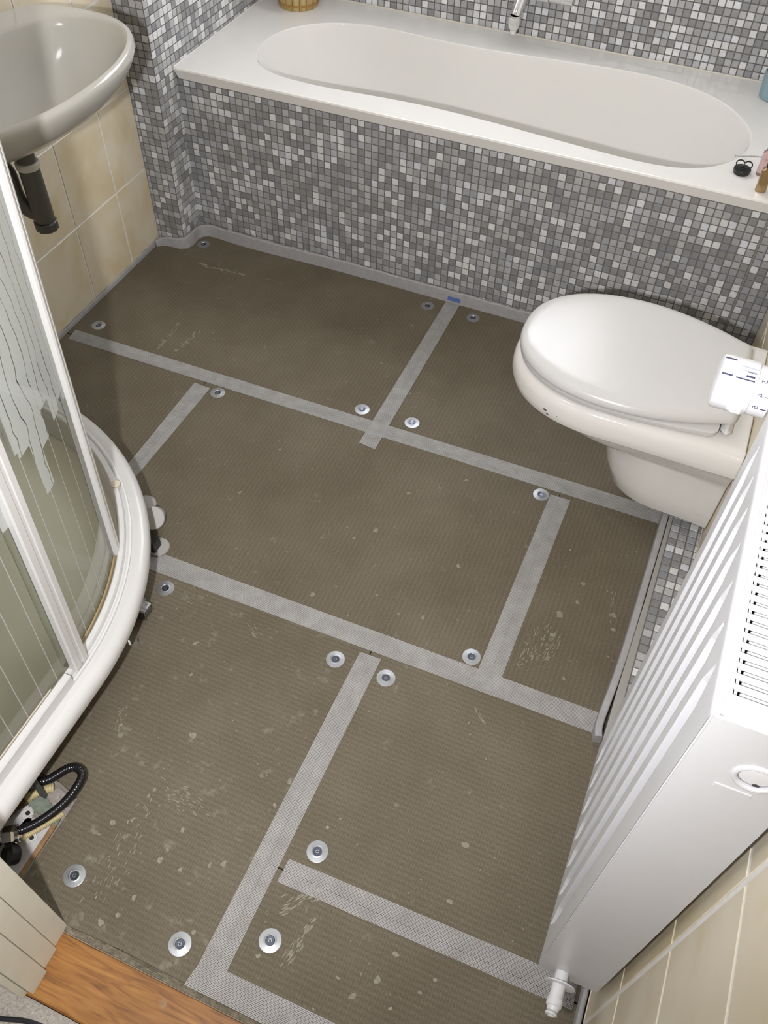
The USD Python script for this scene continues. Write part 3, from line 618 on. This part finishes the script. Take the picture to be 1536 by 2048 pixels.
# ------------------------------------------------------------------ wall-hung toilet
YT = -.550
def dshape(xf, xm, xb, hw, hwb, z, p=.88, nb=10, yc=YT):
    ph = np.linspace(-PI/2, PI/2, 61); A = np.column_stack([xm-(xm-xf)*np.abs(np.cos(ph))**p, yc+hw*np.sign(np.sin(ph))*np.abs(np.sin(ph))**p])
    t = np.linspace(0, 1, nb+1)[1:]; rc = .022 if xb < 1.775 else .004
    B = np.column_stack([xm+(xb-rc-xm)*t, yc+hw+(hwb-hw)*t**1.8]); q = np.linspace(0, PI/2, 6)[1:]
    Cc = np.column_stack([xb-rc+rc*np.sin(q), yc+hwb-rc+rc*np.cos(q)]); side = np.vstack([B, Cc])
    Dm = np.linspace(hwb-rc, -(hwb-rc), 9)[1:-1]; D = np.column_stack([np.full(len(Dm), xb), yc+Dm])
    mir = side[::-1].copy(); mir[:, 1] = 2*yc-mir[:, 1]
    P = np.vstack([A, side, D, mir]); return np.column_stack([P, np.full(len(P), z)])
tl = thing('toilet', 'cream wall-hung toilet with its lid closed beside the radiator', 'toilet', (1.70, YT, .30))
XW = XR-.0022
pan = [dshape(1.63, 1.70, XW, .085, .095, .076), dshape(1.560, 1.68, XW, .118, .128, .081), dshape(1.522, 1.67, XW, .134, .142, .100), dshape(1.503, 1.66, XW, .138, .148, .150), dshape(1.490, 1.64, XW, .138, .152, .205),
       dshape(1.480, 1.62, XW, .138, .154, .245), dshape(1.462, 1.60, XW, .142, .157, .258), dshape(1.425, 1.58, XW, .150, .160, .268), dshape(1.370, 1.55, XW, .163, .166, .280), dshape(1.325, 1.53, XW, .173, .172, .295), dshape(1.290, 1.51, XW, .180, .178, .312),
       dshape(1.268, 1.50, XW, .186, .186, .322), dshape(1.250, 1.49, XW, .194, .196, .327), dshape(1.242, 1.49, XW, .199, .200, .333), dshape(1.237, 1.49, XW, .200, .200, .350), dshape(1.238, 1.49, XW, .197, .197, .370), dshape(1.243, 1.49, XW, .191, .190, .383),
       dshape(1.252, 1.50, XW, .182, .180, .390), dshape(1.270, 1.50, XW-.004, .165, .165, .3925), dshape(1.40, 1.52, XW-.05, .08, .08, .393)]
panm = loft(pan); obj('pan', panm, CERAMIC, tl, smooth=50)
seat = [dshape(1.262, 1.50, 1.712, .176, .158, .3935), dshape(1.252, 1.50, 1.716, .184, .165, .395), dshape(1.249, 1.50, 1.717, .187, .167, .400), dshape(1.249, 1.50, 1.717, .187, .167, .407), dshape(1.256, 1.50, 1.712, .181, .160, .4095), dshape(1.4, 1.52, 1.66, .08, .07, .4097)]
obj('seat', loft(seat), LID, tl, smooth=45)
lid = [dshape(1.262, 1.50, 1.738, .176, .125, .4095), dshape(1.250, 1.50, 1.744, .186, .131, .4105), dshape(1.246, 1.50, 1.746, .190, .133, .414), dshape(1.245, 1.50, 1.746, .190, .133, .421), dshape(1.247, 1.50, 1.745, .187, .131, .428), dshape(1.252, 1.50, 1.742, .182, .127, .4335),
       dshape(1.262, 1.50, 1.737, .173, .121, .4380), dshape(1.275, 1.50, 1.732, .162, .114, .4398), dshape(1.30, 1.51, 1.722, .140, .10, .4405), dshape(1.36, 1.52, 1.69, .09, .07, .4409), dshape(1.44, 1.53, 1.65, .04, .04, .4410)]
obj('lid', loft(lid), LID, tl, smooth=50)
obj('lid_hinge', box(1.7205, YT-.150, .392, 1.744, YT+.150, .412, .008), LID, tl, smooth=40)
def surf_pick(mesh, px):
    v = mesh.vertices; q = project(v); d = np.hypot(*(q-px).T); nrm = mesh.vertex_normals; f = ((CAM-v)*nrm).sum(1) > 0; d[~f] = 1e9; i = np.argmin(d); return v[i], nrm[i]
try:
    pf = panm.copy(); pf = pf.subdivide()
    for px, s in (((1092, 820), .0042), ((1096, 826), .003), ((1113, 834), .0012)):
        c, nn = surf_pick(pf, np.array(px)); m = trimesh.creation.icosphere(1); m.vertices = m.vertices*[s*1.4, s, s*.6]; m.apply_translation(c-nn*s*.45); obj('glaze_chip', m, CHIP, tl, label='small dark chip in the glaze')
except Exception as ex: print('chip', ex)

# ------------------------------------------------------------------ radiator
XF, YN, YFR, ZB, ZT, XBK = 1.676, -1.770, -1.376, .194, 1.064, 1.770
rd = thing('radiator', 'tall white panel radiator with vertical flutes on the right wall', 'radiator', (1.72, -1.57, ZB))
# fluted front panel: profile along y, swept in z; flutes fade out in tapered tips at both ends
yv, zv = np.linspace(YN+.0032, YFR-.0032, 330), np.concatenate([np.linspace(ZB, ZB+.07, 16), np.linspace(ZB+.09, ZT-.09, 10), np.linspace(ZT-.07, ZT, 16)])
pit = .0475; y0 = -1.709
def flute(y, z):
    ph = (y-y0)/pit; ph = ph-math.floor(ph+.5)                       # 0 at a groove centre
    w = .25*min(1, max(0, (ZT-.026-z)/.045))*min(1, max(0, (z-ZB-.022)/.045))
    if y > YFR-.022 or y < YN+.026: return 0.
    d = abs(ph); return .0135*min(1, max(0, (w+.03-d)/.07)) if w > 0 else 0.
G = np.array([[(XF+flute(y, z)+(.006*(1-min(1, (ZT-z)/.008))**2), y, z) for y in yv] for z in zv]); nz, ny = G.shape[:2]
Gb = G.copy(); Gb[..., 0] = XF+.014
Vv = np.vstack([G.reshape(-1, 3), Gb.reshape(-1, 3)]); Ff = []
for i in range(nz-1):
    for j in range(ny-1):
        a = i*ny+j; Ff += [(a, a+1, a+ny+1), (a, a+ny+1, a+ny)]
fr = trimesh.Trimesh(Vv[:nz*ny], np.array(Ff), process=False)
if fr.face_normals[0][0] > 0: fr.invert()
obj('front_panel', fr, WHITE_METAL, rd, smooth=40)
for ya, yb in ((YN+.0030, YN+.0042), (YFR-.0042, YFR-.0030)): obj('panel_edge', box(XF+.0004, ya, ZB, XF+.0150, yb, ZT-.004), WHITE_METAL, rd, smooth=False)
obj('panel_back', box(XF+.0135, YN+.003, ZB, XF+.016, YFR-.003, ZT-.002), WHITE_METAL, rd, smooth=False)
obj('rear_panel', box(XBK-.012, YN+.004, ZB+.005, XBK, YFR-.004, ZT-.01, .002), WHITE_METAL, rd, smooth=False)
for k in range(9): yy = YN+.03+k*.042; obj('convector_fin', box(XF+.018, yy, ZB+.04, XBK-.014, yy+.002, ZT-.04), WHITE_METAL, rd, smooth=False)
for yy, s in ((YN, 1), (YFR, -1)):
    cap = prism(Polygon([(XF+.0015, 0), (XBK+.002, 0), (XBK+.002, .003), (XF+.0015, .003)]), ZB-.012, ZT-.001)
    hole = manifold3d.Manifold.cylinder(.05, .0165, .0165, 40).rotate((90, 0, 0)).translate((1.735, .02, .992))
    mm = manifold3d.Manifold(manifold3d.Mesh(np.array(cap.vertices, np.float32), np.array(cap.faces, np.uint32)))
    mm = mm-hole; t2 = mm.to_mesh(); e = trimesh.Trimesh(t2.vert_properties[:, :3], t2.tri_verts)
    e.apply_translation((0, yy if s > 0 else yy-.003, 0)); obj('end_cap', e, WHITE_METAL, rd, smooth=30)
a = np.linspace(0, 2*PI, 40)
obj('port_ring', tube(np.column_stack([1.735+.0175*np.cos(a), np.full(40, YN), .992+.0185*np.sin(a)]), .0030, 10), WHITE_METAL, rd)
obj('port_plug', lathe([(.003, YN+.0004), (.0125, YN+.0006), (.0158, YN+.0022), (.0163, YN+.004), (.0163, YN+.012)], 30, 'y', at=(1.735, 0, .992)), WHITE_PLASTIC, rd)
obj('port_screw', lathe([(.003, YN+.0005), (.003, YN+.004)], 14, 'y', at=(1.739, 0, .979)), DARK_METAL, rd)
obj('embossed_badge', box(1.710, YN-.0012, .956, 1.742, YN+.001, .962, .0004), WHITE_METAL, rd, smooth=False)
# top grille with slots
nS = 17; sl = []
gy0, gy1 = YN+.055, YFR-.012
ys = [-1.742+.0106*k for k in range(33)]
gp = Polygon([(XF+.009, YN+.002), (XBK-.002, YN+.002), (XBK-.002, YFR-.002), (XF+.009, YFR-.002)])
for y in ys: gp = gp.difference(Polygon([(XF+.0130, y-.0020), (XBK-.012, y-.0020), (XBK-.012, y+.0020), (XF+.0130, y+.0020)]).buffer(.0009))
obj('top_grille', prism(gp, ZT-.003, ZT), WHITE_METAL, rd, smooth=False)
obj('grille_front_lip', tube([(XF+.008, YN+.004, ZT-.0045), (XF+.008, YFR-.004, ZT-.0045)], .0045, 12), WHITE_METAL, rd)
for y in ys: obj('grille_slat', box(XF+.0185, y-.0010, ZT-.012, XBK-.014, y+.0034, ZT-.0032, .0008), WHITE_METAL, rd, smooth=False)
obj('grille_shade_sheet', box(XF+.016, YN+.04, ZT-.05, XBK-.012, YFR-.01, ZT-.048), SLOT_SHADE, rd, smooth=False)  # dark blue sheet below the slots, their shade painted as colour
# drain fitting at the near bottom end
obj('drain_stub', lathe([(.0105, YN-.040), (.0105, YN)], 22, 'y', at=(1.712, 0, .208)), WHITE_PLASTIC, rd)
obj('drain_flange', lathe([(.0005, YN-.0195), (.0225, YN-.019), (.0225, YN-.017), (.0005, YN-.0165)], 34, 'y', at=(1.714, 0, .208)), WHITE_PLASTIC, rd)
obj('drain_cap', lathe([(.004, YN-.058), (.0085, YN-.057), (.0105, YN-.051), (.0120, YN-.050), (.0120, YN-.040)], 24, 'y', at=(1.712, 0, .208)), WHITE_PLASTIC, rd)
obj('lock_ring', tube(np.column_stack([1.712+.0075*np.cos(a), np.full(40, YN-.060), .202+.0085*np.sin(a)]), .0022, 8), WHITE_PLASTIC, rd)
obj('wall_bracket', cat_([box(XBK-.001, -1.70, .3, XR-.0022, -1.67, .34), box(XBK-.001, -1.48, .9, XR-.0022, -1.45, .94)]), WHITE_METAL, rd, smooth=False)

# thermostatic valve head at the far top corner
tv = thing('thermostat_valve', 'white thermostatic radiator valve head with dial markings beside the toilet lid', 'thermostat', (1.66, -1.265, .98))
tc = np.array([1.66, -1.262, .98])
def ringx(prof, n=36, lob=0.): return loft([np.column_stack([np.full(n, x), tc[1]+(r*(1+lob*np.cos(6*np.linspace(0, 2*PI, n, endpoint=False))))*np.cos(np.linspace(0, 2*PI, n, endpoint=False)), tc[2]+(r*(1+lob*np.cos(6*np.linspace(0, 2*PI, n, endpoint=False))))*np.sin(np.linspace(0, 2*PI, n, endpoint=False))]) for x, r in prof])
obj('head', ringx([(1.6210, .012), (1.6214, .028), (1.6235, .0315), (1.628, .0330), (1.664, .0330), (1.666, .0322)], 48, .012), WHITE_PLASTIC, tv)
obj('dial_collar', ringx([(1.666, .0300), (1.668, .0310), (1.688, .0310), (1.690, .028)], 48), WHITE_PLASTIC, tv)
obj('grip_tab', box(1.644, tc[1]-.0350, .962, 1.664, tc[1]-.026, .982, .004), WHITE_PLASTIC, tv, smooth=40)
obj('valve_body', cat_([lathe([(.017, 1.69), (.017, 1.705), (.012, 1.707), (.012, 1.745)], 24, 'x', at=(0, tc[1], tc[2])), lathe([(.011, tc[1]), (.011, YFR-.001)], 20, 'y', at=(1.725, 0, tc[2])), lathe([(.0125, tc[2]-.08), (.0125, tc[2])], 20, at=(1.725, tc[1], 0)), lathe([(.0075, .036), (.0075, tc[2]-.08)], 16, at=(1.725, tc[1], 0))]), STEEL, tv)
def on_head(ang, x0, x1, w, r, m, nm):
    """a printed bar on the round head: ang measured from the top, towards the camera side"""
    da = w/2/r; P = []
    for rr in (r-.0006, r+.00025): P.append([(x, tc[1]-rr*math.sin(ang+d), tc[2]+rr*math.cos(ang+d)) for x, d in ((x0, -da), (x1, -da), (x1, da), (x0, da))])
    obj(nm, loft(P), m, tv, smooth=False)
for ang, x0, x1, w, m in [(-.10, 1.6235, 1.637, .0018, PRINT), (.62, 1.6245, 1.637, .0020, PRINT), (.15, 1.643, 1.664, .0010, PRINT_FAINT), (.32, 1.643, 1.664, .0012, PRINT_FAINT), (.33, 1.652, 1.663, .0012, PRINT), (.50, 1.652, 1.662, .0024, PRINT), (.64, 1.641, 1.663, .0016, PRINT), (.79, 1.641, 1.663, .0010, PRINT_FAINT), (.98, 1.642, 1.664, .0009, PRINT_FAINT)]:
    on_head(ang, x0, x1, w, .0334, m, 'dial_mark')
def digit(ch_, ang, x):
    m = meshkit.text_mesh(ch_, .0062, .0005); m.apply_translation(-m.bounds.mean(0)); v = m.vertices; V2 = np.zeros_like(v)
    aa = ang+v[:, 0]/.0312; rr = .0311+v[:, 2]*.5
    V2[:, 0] = x-v[:, 1]*-1*-1; V2[:, 1] = tc[1]-rr*np.sin(aa); V2[:, 2] = tc[2]+rr*np.cos(aa); m2 = trimesh.Trimesh(V2, m.faces, process=False); m2.fix_normals()
    obj('dial_digit', m2, PRINT, tv, smooth=False)
digit('3', .50, 1.6740); digit('4', 1.05, 1.6740); digit('5', 1.58, 1.6740)
on_head(1.07, 1.680, 1.687, .0010, .0314, PRINT, 'dial_mark'); on_head(1.60, 1.680, 1.687, .0010, .0314, PRINT, 'dial_mark')

# ------------------------------------------------------------------ wash basin and trap
wbn = thing('wash_basin', 'cream wall-mounted wash basin at the upper left', 'wash basin', (XL, -.74, .70))
def bas_out(k, z, dx=0.):
    th = np.linspace(0, 2*PI, 120, endpoint=False); P = []
    for t in th:
        c, s = math.cos(t), math.sin(t)
        if c >= 0: x, y = .115+.205*abs(c)**.92, .322*np.sign(s)*abs(s)**.92
        else: x, y = .115+(.115-XL-.002)*-abs(c)**.45, .322*np.sign(s)*abs(s)**.60
        P.append((x, y))
    P = np.array(P); x = XL+.002+(P[:, 0]-XL-.002)*(1-(1-k)*1.0)+dx*(P[:, 0]-XL)/.42; y = -.74+P[:, 1]*k
    return np.column_stack([x, y, np.full(len(x), z)])
def bas_in(k, z, cx=.135, rx=.163, ry=.285):
    th = np.linspace(0, 2*PI, 120, endpoint=False); return np.column_stack([cx+rx*k*np.sign(np.cos(th))*np.abs(np.cos(th))**.9, -.74+ry*k*np.sign(np.sin(th))*np.abs(np.sin(th))**.9, np.full(120, z)])
rings = [bas_out(.20, .690), bas_out(.34, .695), bas_out(.52, .708), bas_out(.68, .727), bas_out(.81, .751), bas_out(.90, .775), bas_out(.955, .799), bas_out(.985, .819), bas_out(.998, .833), bas_out(1.0, .843), bas_out(.995, .8495), bas_out(.985, .853)]
o = bas_out(.972, .8545); i0 = bas_in(1.03, .8525)
rings += [o, o*.5+i0*.5+[0, 0, .001], i0, bas_in(1.0, .848), bas_in(.96, .835), bas_in(.90, .812), bas_in(.80, .780), bas_in(.66, .752), bas_in(.46, .732), bas_in(.24, .724), bas_in(.08, .722)]
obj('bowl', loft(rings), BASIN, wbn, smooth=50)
obj('waste_fitting', lathe([(.024, .715), (.026, .7235), (.014, .7245), (.012, .722)], 30, at=(.135, -.74, 0)), CHROME, wbn)

tr = thing('drain_trap', 'dark grey plastic trap hanging under the wash basin', 'pipe trap', (.062, -.722, .55))
ax_, ay_ = .062, -.722
obj('tailpiece', lathe([(.0215, .628), (.0215, .689)], 28, at=(ax_, ay_, 0)), GREY_PIPE, tr)
obj('slip_nut', lathe([(.0270, .612), (.0280, .615), (.0280, .625), (.0262, .628)], 32, at=(ax_, ay_, 0)), PALE_RING, tr, label='pale collar nut')
obj('trap_body', lathe([(.020, .470), (.0245, .478), (.0250, .50), (.0245, .610), (.022, .614)], 30, at=(ax_, ay_, 0)), GREY_PIPE, tr)
th = np.linspace(0, 2*PI, 48, endpoint=False); kn = 1+.05*(np.cos(12*th) > .2)
obj('cleanout_cap', loft([np.column_stack([ax_+r*kn*np.cos(th), ay_+r*kn*np.sin(th), np.full(48, z)]) for r, z in ((.024, .450), (.0265, .452), (.0275, .472), (.025, .474))]), GREY_CAP, tr, smooth=30)
obj('outlet_bend', tube(spline([(ax_-.012, ay_-.006, .492), (ax_-.036, ay_-.012, .505), (ax_-.048, ay_-.016, .540), (ax_-.048, ay_-.018, .585), (ax_-.052, ay_-.024, .612), (ax_-.075, ay_-.040, .622), (XL+.002, ay_-.075, .622)], 40), .0175, 20), GREY_PIPE, tr)
obj('wall_rosette', lathe([(.030, XL+.001), (.026, XL+.008), (.020, XL+.010)], 28, 'x', at=(0, ay_-.075, .622)), GREY_CAP, tr)

# ------------------------------------------------------------------ shower: raised quadrant tray, track, screen
RC, CX, CY, ZR = .634, .113, -1.623, .140
def quad(off, z, n=60):
    """plan outline of the tray front, `off` inwards: straight side, quarter arc, straight side"""
    r = RC-off; a = np.linspace(0, PI/2, n); P = [(CX+r, y) for y in np.linspace(-1.988, CY-.02, 10)]+[(CX+r*math.cos(t), CY+r*math.sin(t)) for t in a]+[(x, CY+r) for x in np.linspace(CX-.02, XL+.004, 8)]
    return np.column_stack([np.array(P), np.full(len(P), z)])
def strip(profile, name, m, parent, sm=35, span=None):
    A = np.stack([quad(o, z) for o, z in profile], 1)
    if span: A = A[span[0]:span[1]]
    return obj(name, loft([A[i] for i in range(len(A))]), m, parent, smooth=sm)
ty = thing('shower_tray', 'raised white quadrant shower tray with a curved rim on legs', 'shower tray', (.25, -1.6, 0))
strip([(.030, ZR), (.002, ZR), (.0, ZR+.003), (.0, ZR+.014), (.002, ZR+.022), (.007, ZR+.029), (.015, ZR+.0335), (.024, ZR+.035), (.036, ZR+.0352), (.060, ZR+.0352), (.066, ZR+.030), (.070, ZR-.03), (.060, ZR-.03), (.055, ZR)], 'rim', ACRYLIC, ty, 50)
inn = quad(.068, .1); floor_poly = Polygon([tuple(p[:2]) for p in inn]+[(XL+.004, -1.988)])
obj('tray_floor', prism(floor_poly, ZR-.040, ZR-.034), TRAY_INNER, ty, smooth=False)
obj('joint_line', box(.7440, -1.515, ZR+.001, .7474, -1.5125, ZR+.016), plain('rim_joint', (.86, .85, .83), .4), ty, smooth=False)

sc = thing('shower_screen', 'white framed shower screen with frosted wave glass standing on the tray', 'shower screen', (.6, -1.5, .18))
LEAN = np.array([.012, .036]); ZS = ZR+.0356
def lean(v):
    v = np.array(v, float); d = np.maximum(0, v[:, 2]-.20); v[:, 0] += LEAN[0]*d; v[:, 1] += LEAN[1]*d; return v
def leaned(m): m = m.copy(); m.vertices = lean(m.vertices); return m
# fixed side: tall flat riser with a sealant bead; curved door side: double-ridged sliding track
strip([(.034, ZS), (.0345, ZS+.026), (.037, ZS+.029), (.047, ZS+.0295), (.050, ZS+.027), (.050, ZS)], 'bottom_rail', FRAME, sc, 35, (0, 10))
strip([(.034, ZS), (.0345, ZS+.004), (.038, ZS+.0055), (.042, ZS+.004), (.0425, ZS+.0012), (.046, ZS+.0012), (.0465, ZS+.009), (.049, ZS+.0125), (.058, ZS+.013), (.061, ZS+.010), (.061, ZS)], 'curved_track', FRAME, sc, 35, (9, None))
strip([(.050, ZS+.0285), (.0505, ZS+.0305), (.0535, ZS+.0305), (.0535, ZS+.0275)], 'sealant_bead', plain('cream_sealant', (.62, .56, .46), .6), sc, 30, (0, 9))
def on_arc(off, t): return np.array([CX+(RC-off)*math.cos(t), CY+(RC-off)*math.sin(t)])
def post(name, t, off, wt, wr, z0, z1, straight_y=None):
    c = on_arc(off, t) if straight_y is None else np.array([CX+RC-off, straight_y]); tt = t if straight_y is None else 0
    tg, nr = np.array([-math.sin(tt), math.cos(tt)]), np.array([math.cos(tt), math.sin(tt)])
    pr = [(-wt/2, -wr/2), (wt/2-.003, -wr/2), (wt/2, -wr/2+.003), (wt/2, wr/2-.003), (wt/2-.003, wr/2), (wt*.15, wr/2), (wt*.10, wr/2-.002), (-wt*.05, wr/2-.002), (-wt*.10, wr/2), (-wt/2+.003, wr/2), (-wt/2, wr/2-.003)]
    m = loft([[(*(c+tg*a_+nr*b_), z) for a_, b_ in pr] for z in (z0, z1)]); return obj(name, leaned(m), FRAME, sc, smooth=25)
TD = math.radians(29.0); OG = .068
post('door_stile', TD, OG, .024, .022, ZS+.006, 1.98)
post('centre_post', 0, .046, .038, .018, ZS+.012, 1.98, straight_y=-1.606)
post('wall_post', 0, .046, .028, .020, ZS+.012, 1.98, straight_y=-1.975)
strip([(.030, 1.955), (.030, 1.995), (.085, 1.995), (.085, 1.955)], 'top_track', FRAME, sc)
def pane(name, pts, z0, z1, nz_=14, th_=.005):
    pts = np.array(pts); L = np.concatenate([[0], np.cumsum(np.hypot(*np.diff(pts, axis=0).T))]); zs = np.linspace(z0, z1, nz_)
    V, UV, Fc = [], [], []
    for z in zs:
        for p, l in zip(pts, L): V.append((p[0], p[1], z)); UV.append((l, z))
    n = len(pts)
    for i in range(nz_-1):
        for j in range(n-1): a_ = i*n+j; Fc += [(a_, a_+1, a_+n+1), (a_, a_+n+1, a_+n)]
    V = lean(V); obj(name, trimesh.Trimesh(V, np.array(Fc), process=False), GLASS, sc, smooth=True, uv=np.array(UV))
pane('door_glass', [on_arc(OG, t) for t in np.linspace(-.01, TD-.022, 16)], ZS+.008, 1.96)
pane('side_glass', [(CX+RC-.052, y) for y in np.linspace(-1.962, -1.624, 10)], ZS+.024, 1.96)
obj('door_seal', tube([(*on_arc(OG, t), ZS+.008) for t in np.linspace(.0, TD-.03, 18)], .0035, 8), GRIME, sc)
obj('track_clip', lathe([(.0005, .0), (.011, .0003), (.011, .006), (.008, .0075)], 16, at=(*on_arc(.050, math.radians(47.5)), ZS+.010)), plain('yellowed_plastic', (.62, .56, .44), .4), sc)

# feet and bits under the tray
def leg_foot(name, lab, c, lean_=(0, 0)):
    t = thing(name, lab, 'tray foot', (c[0], c[1], 0))
    obj('pad', lathe([(.026, .0005), (.028, .003), (.026, .006), (.006, .008)], 34, at=(c[0], c[1], 0)), plain('pale_pad', (.36, .345, .31), .5), t); obj('rod', lathe([(.005, .006), (.005, ZR-.0005)], 14, at=(c[0]-.022, c[1]-.018, 0)), DARK_METAL, t); return t
t = leg_foot('tray_foot', 'pale round tray foot with a square black leg beside the middle tape', (.586, -1.200)); obj('leg', leaned(box(.560, -1.222, .006, .592, -1.192, .036, .002)), BLACK_RUBBER, t, smooth=False)
t = leg_foot('tray_foot', 'pale tilted tray foot showing its black side under the far curve of the tray', (.524, -1.120)); obj('leg', box(.520, -1.150, .006, .545, -1.128, .030, .002), BLACK_RUBBER, t, smooth=False)
m = lathe([(.027, 0), (.029, .003), (.029, .018), (.027, .021)], 34); m.apply_transform(trimesh.transformations.rotation_matrix(.75, (.8, .6, 0))); m.apply_translation((.541, -1.143, .028))
obj('tilted_pad', m, plain('pale_pad_2', (.42, .40, .37), .5), t)
t = leg_foot('tray_foot', 'farthest pale tray foot just showing beyond the curved tray rim', (.484, -1.098)); obj('leg', box(.466, -1.120, .006, .480, -1.104, .030, .002), BLACK_RUBBER, t, smooth=False)
t = thing('bracket_clip', 'small galvanised metal clip sticking out from under the tray rim', 'clip', (.655, -1.372, 0))
obj('plate', box(.640, -1.386, .028, .672, -1.358, .031, .0008), plain('galvanised_sheet', (.55, .55, .56), .6, metal=.5, noise=(200, .3)), t, smooth=False)
obj('front_flange', box(.640, -1.389, .0, .674, -1.386, .031, .0008), STEEL, t, smooth=False)
obj('side_flange', box(.672, -1.386, .012, .675, -1.364, .031, .0006), ZINC_DARK, t, smooth=False)
obj('tab', box(.640, -1.358, .010, .655, -1.352, .031, .0006), ZINC, t, smooth=False)

hs = thing('black_hose', 'glossy black ribbed hose looping out from under the shower tray', 'hose', (.74, -1.80, .03))
hp = spline([(.690, -1.800, .035), (.722, -1.775, .034), (.747, -1.748, .034), (.764, -1.752, .033), (.771, -1.778, .031), (.766, -1.815, .029), (.752, -1.850, .029), (.733, -1.880, .030), (.712, -1.902, .032)], 150)
obj('hose', tube(hp, .0085+.0006*np.sin(np.arange(150)*2.1), 18), BLACK_HOSE, hs, smooth=60)
vl = thing('angle_valve', 'chrome angle valve at the end of the black hose by the door jamb', 'valve', (.705, -1.908, .03))
def aimed(prof, p0, p1, n=28):
    p0, p1 = np.array(p0, float), np.array(p1, float); d = p1-p0; L = np.linalg.norm(d); m = lathe([(r, s*L) for r, s in prof], n); m.apply_transform(trimesh.geometry.align_vectors([0, 0, 1], d/L)); m.apply_translation(p0); return m
obj('valve_body', aimed([(.015, 0), (.018, .05), (.018, .40), (.0150, .44), (.0150, .60), (.0135, .64), (.0135, 1)], (.680, -1.925, .030), (.728, -1.897, .031)), CHROME, vl)
obj('hex_nut', aimed([(.0165, 0), (.0185, .2), (.0185, .8), (.0165, 1)], (.703, -1.912, .031), (.722, -1.901, .031), 6), CHROME, vl, smooth=False)
obj('hose_tail', aimed([(.0105, 0), (.0105, 1)], (.708, -1.906, .032), (.719, -1.892, .031)), STEEL, vl)
obj('handwheel', aimed([(.017, 0), (.0195, .2), (.0195, .7), (.014, 1)], (.738, -1.926, .014), (.725, -1.940, .030)), BLACK_RUBBER, vl)
obj('valve_spindle', tube([(.716, -1.915, .030), (.730, -1.928, .024)], .007, 14), DARK_METAL, vl)
sp = thing('support_stake', 'dark grey flat stake standing under the tray beside the black hose', 'stake', (.715, -1.806, 0))
obj('stake', leaned(box(.700, -1.815, -.007, .712, -1.806, .138, .001)), plain('stake_grey', (.075, .085, .075), .5), sp, smooth=False)
sp = thing('support_stake', 'short grey stake close under the tray rim by the cream conduit', 'stake', (.68, -1.84, 0))
obj('stake', box(.672, -1.846, -.007, .682, -1.838, .08, .001), plain('stake_grey_2', (.16, .16, .15), .5), sp, smooth=False)
def ribbed(path, r, n=160): P = spline(path, n); return tube(P, r+.0011*np.sign(np.sin(np.arange(n)*PI/2+.3)), 14)
cd = thing('cream_conduit', 'cream ribbed conduit lying in the floor cut-out', 'conduit', (.67, -1.86, 0))
obj('conduit', ribbed([(.640, -1.89, .0), (.668, -1.850, .0), (.690, -1.815, .0), (.715, -1.790, -.004)], .009), CONDUIT, cd, smooth=20)
cd = thing('cream_conduit', 'thinner cream ribbed conduit running along under the black hose', 'conduit', (.73, -1.87, 0))
obj('conduit', ribbed([(.700, -1.925, -.002), (.722, -1.893, -.002), (.745, -1.857, -.002), (.762, -1.825, -.004)], .0055), CONDUIT, cd, smooth=20)
cd = thing('brown_conduit', 'brown ribbed conduit in the shade along the tray edge', 'conduit', (.65, -1.88, 0))
obj('conduit', ribbed([(.628, -1.95, .006), (.655, -1.90, .006), (.672, -1.865, .008), (.685, -1.835, .008)], .009), BROWN_CONDUIT, cd, smooth=20)
for (x, y), lab in (((.697, -1.852), 'white pipe clip with a screw on the far side of the black hose'), ((.733, -1.888), 'white pipe clip with a screw on the near side of the black hose')):
    t = thing('pipe_clip', lab, 'pipe clip', (x, y, -.0085), group=None)
    m = box(x-.011, y-.009, -.0085, x+.011, y+.009, -.004, .001); m.apply_translation((-x, -y, 0)); m.apply_transform(trimesh.transformations.rotation_matrix(.95, (0, 0, 1))); m.apply_translation((x, y, 0)); obj('base', m, plain('clip_white_%d' % int(-y*1000), (.60, .58, .53), .5), t, smooth=False)
    obj('screw', lathe([(.0045, -.0045), (.0045, -.003), (.002, -.0028)], 16, at=(x+.002, y, 0)), DARK_METAL, t)

# ------------------------------------------------------------------ doorway
dj = thing('door_1', kind='structure')
for y0_, y1_, xx in ((-1.990, -2.0285, .8895), (-2.0295, -2.0655, .8945), (-2.0665, -2.1060, .9010)):
    obj('jamb_board', box(.870, y1_, -.0105, xx, y0_, 2.05, .0012), JAMB, dj, smooth=False)
obj('jamb_edge', box(.85, -2.118, -.012, .889, -2.1068, 2.05, .001), JAMB, dj, smooth=False)
th_ = thing('threshold', kind='structure', label='varnished wooden door threshold')
obj('board', box(.872, -2.111, -.030, XR, -2.0010, -.0105, .003), WOOD, th_, smooth=False)
struct('hall_carpet', box(-.2, -3.0, -.05, XR, -2.112, -.020), CARPET, label='grey looped hall carpet')
cb = thing('black_cable', 'black cable lying on the hall carpet in the bottom left corner', 'cable', (.9, -2.15, -.02))
obj('cable', tube(spline([(.70, -2.22, -.016), (.80, -2.172, -.016), (.868, -2.1585, -.016), (.905, -2.146, -.016), (.960, -2.140, -.016), (1.03, -2.155, -.016), (1.2, -2.25, -.016)], 60), .0042, 12), CABLE, cb)
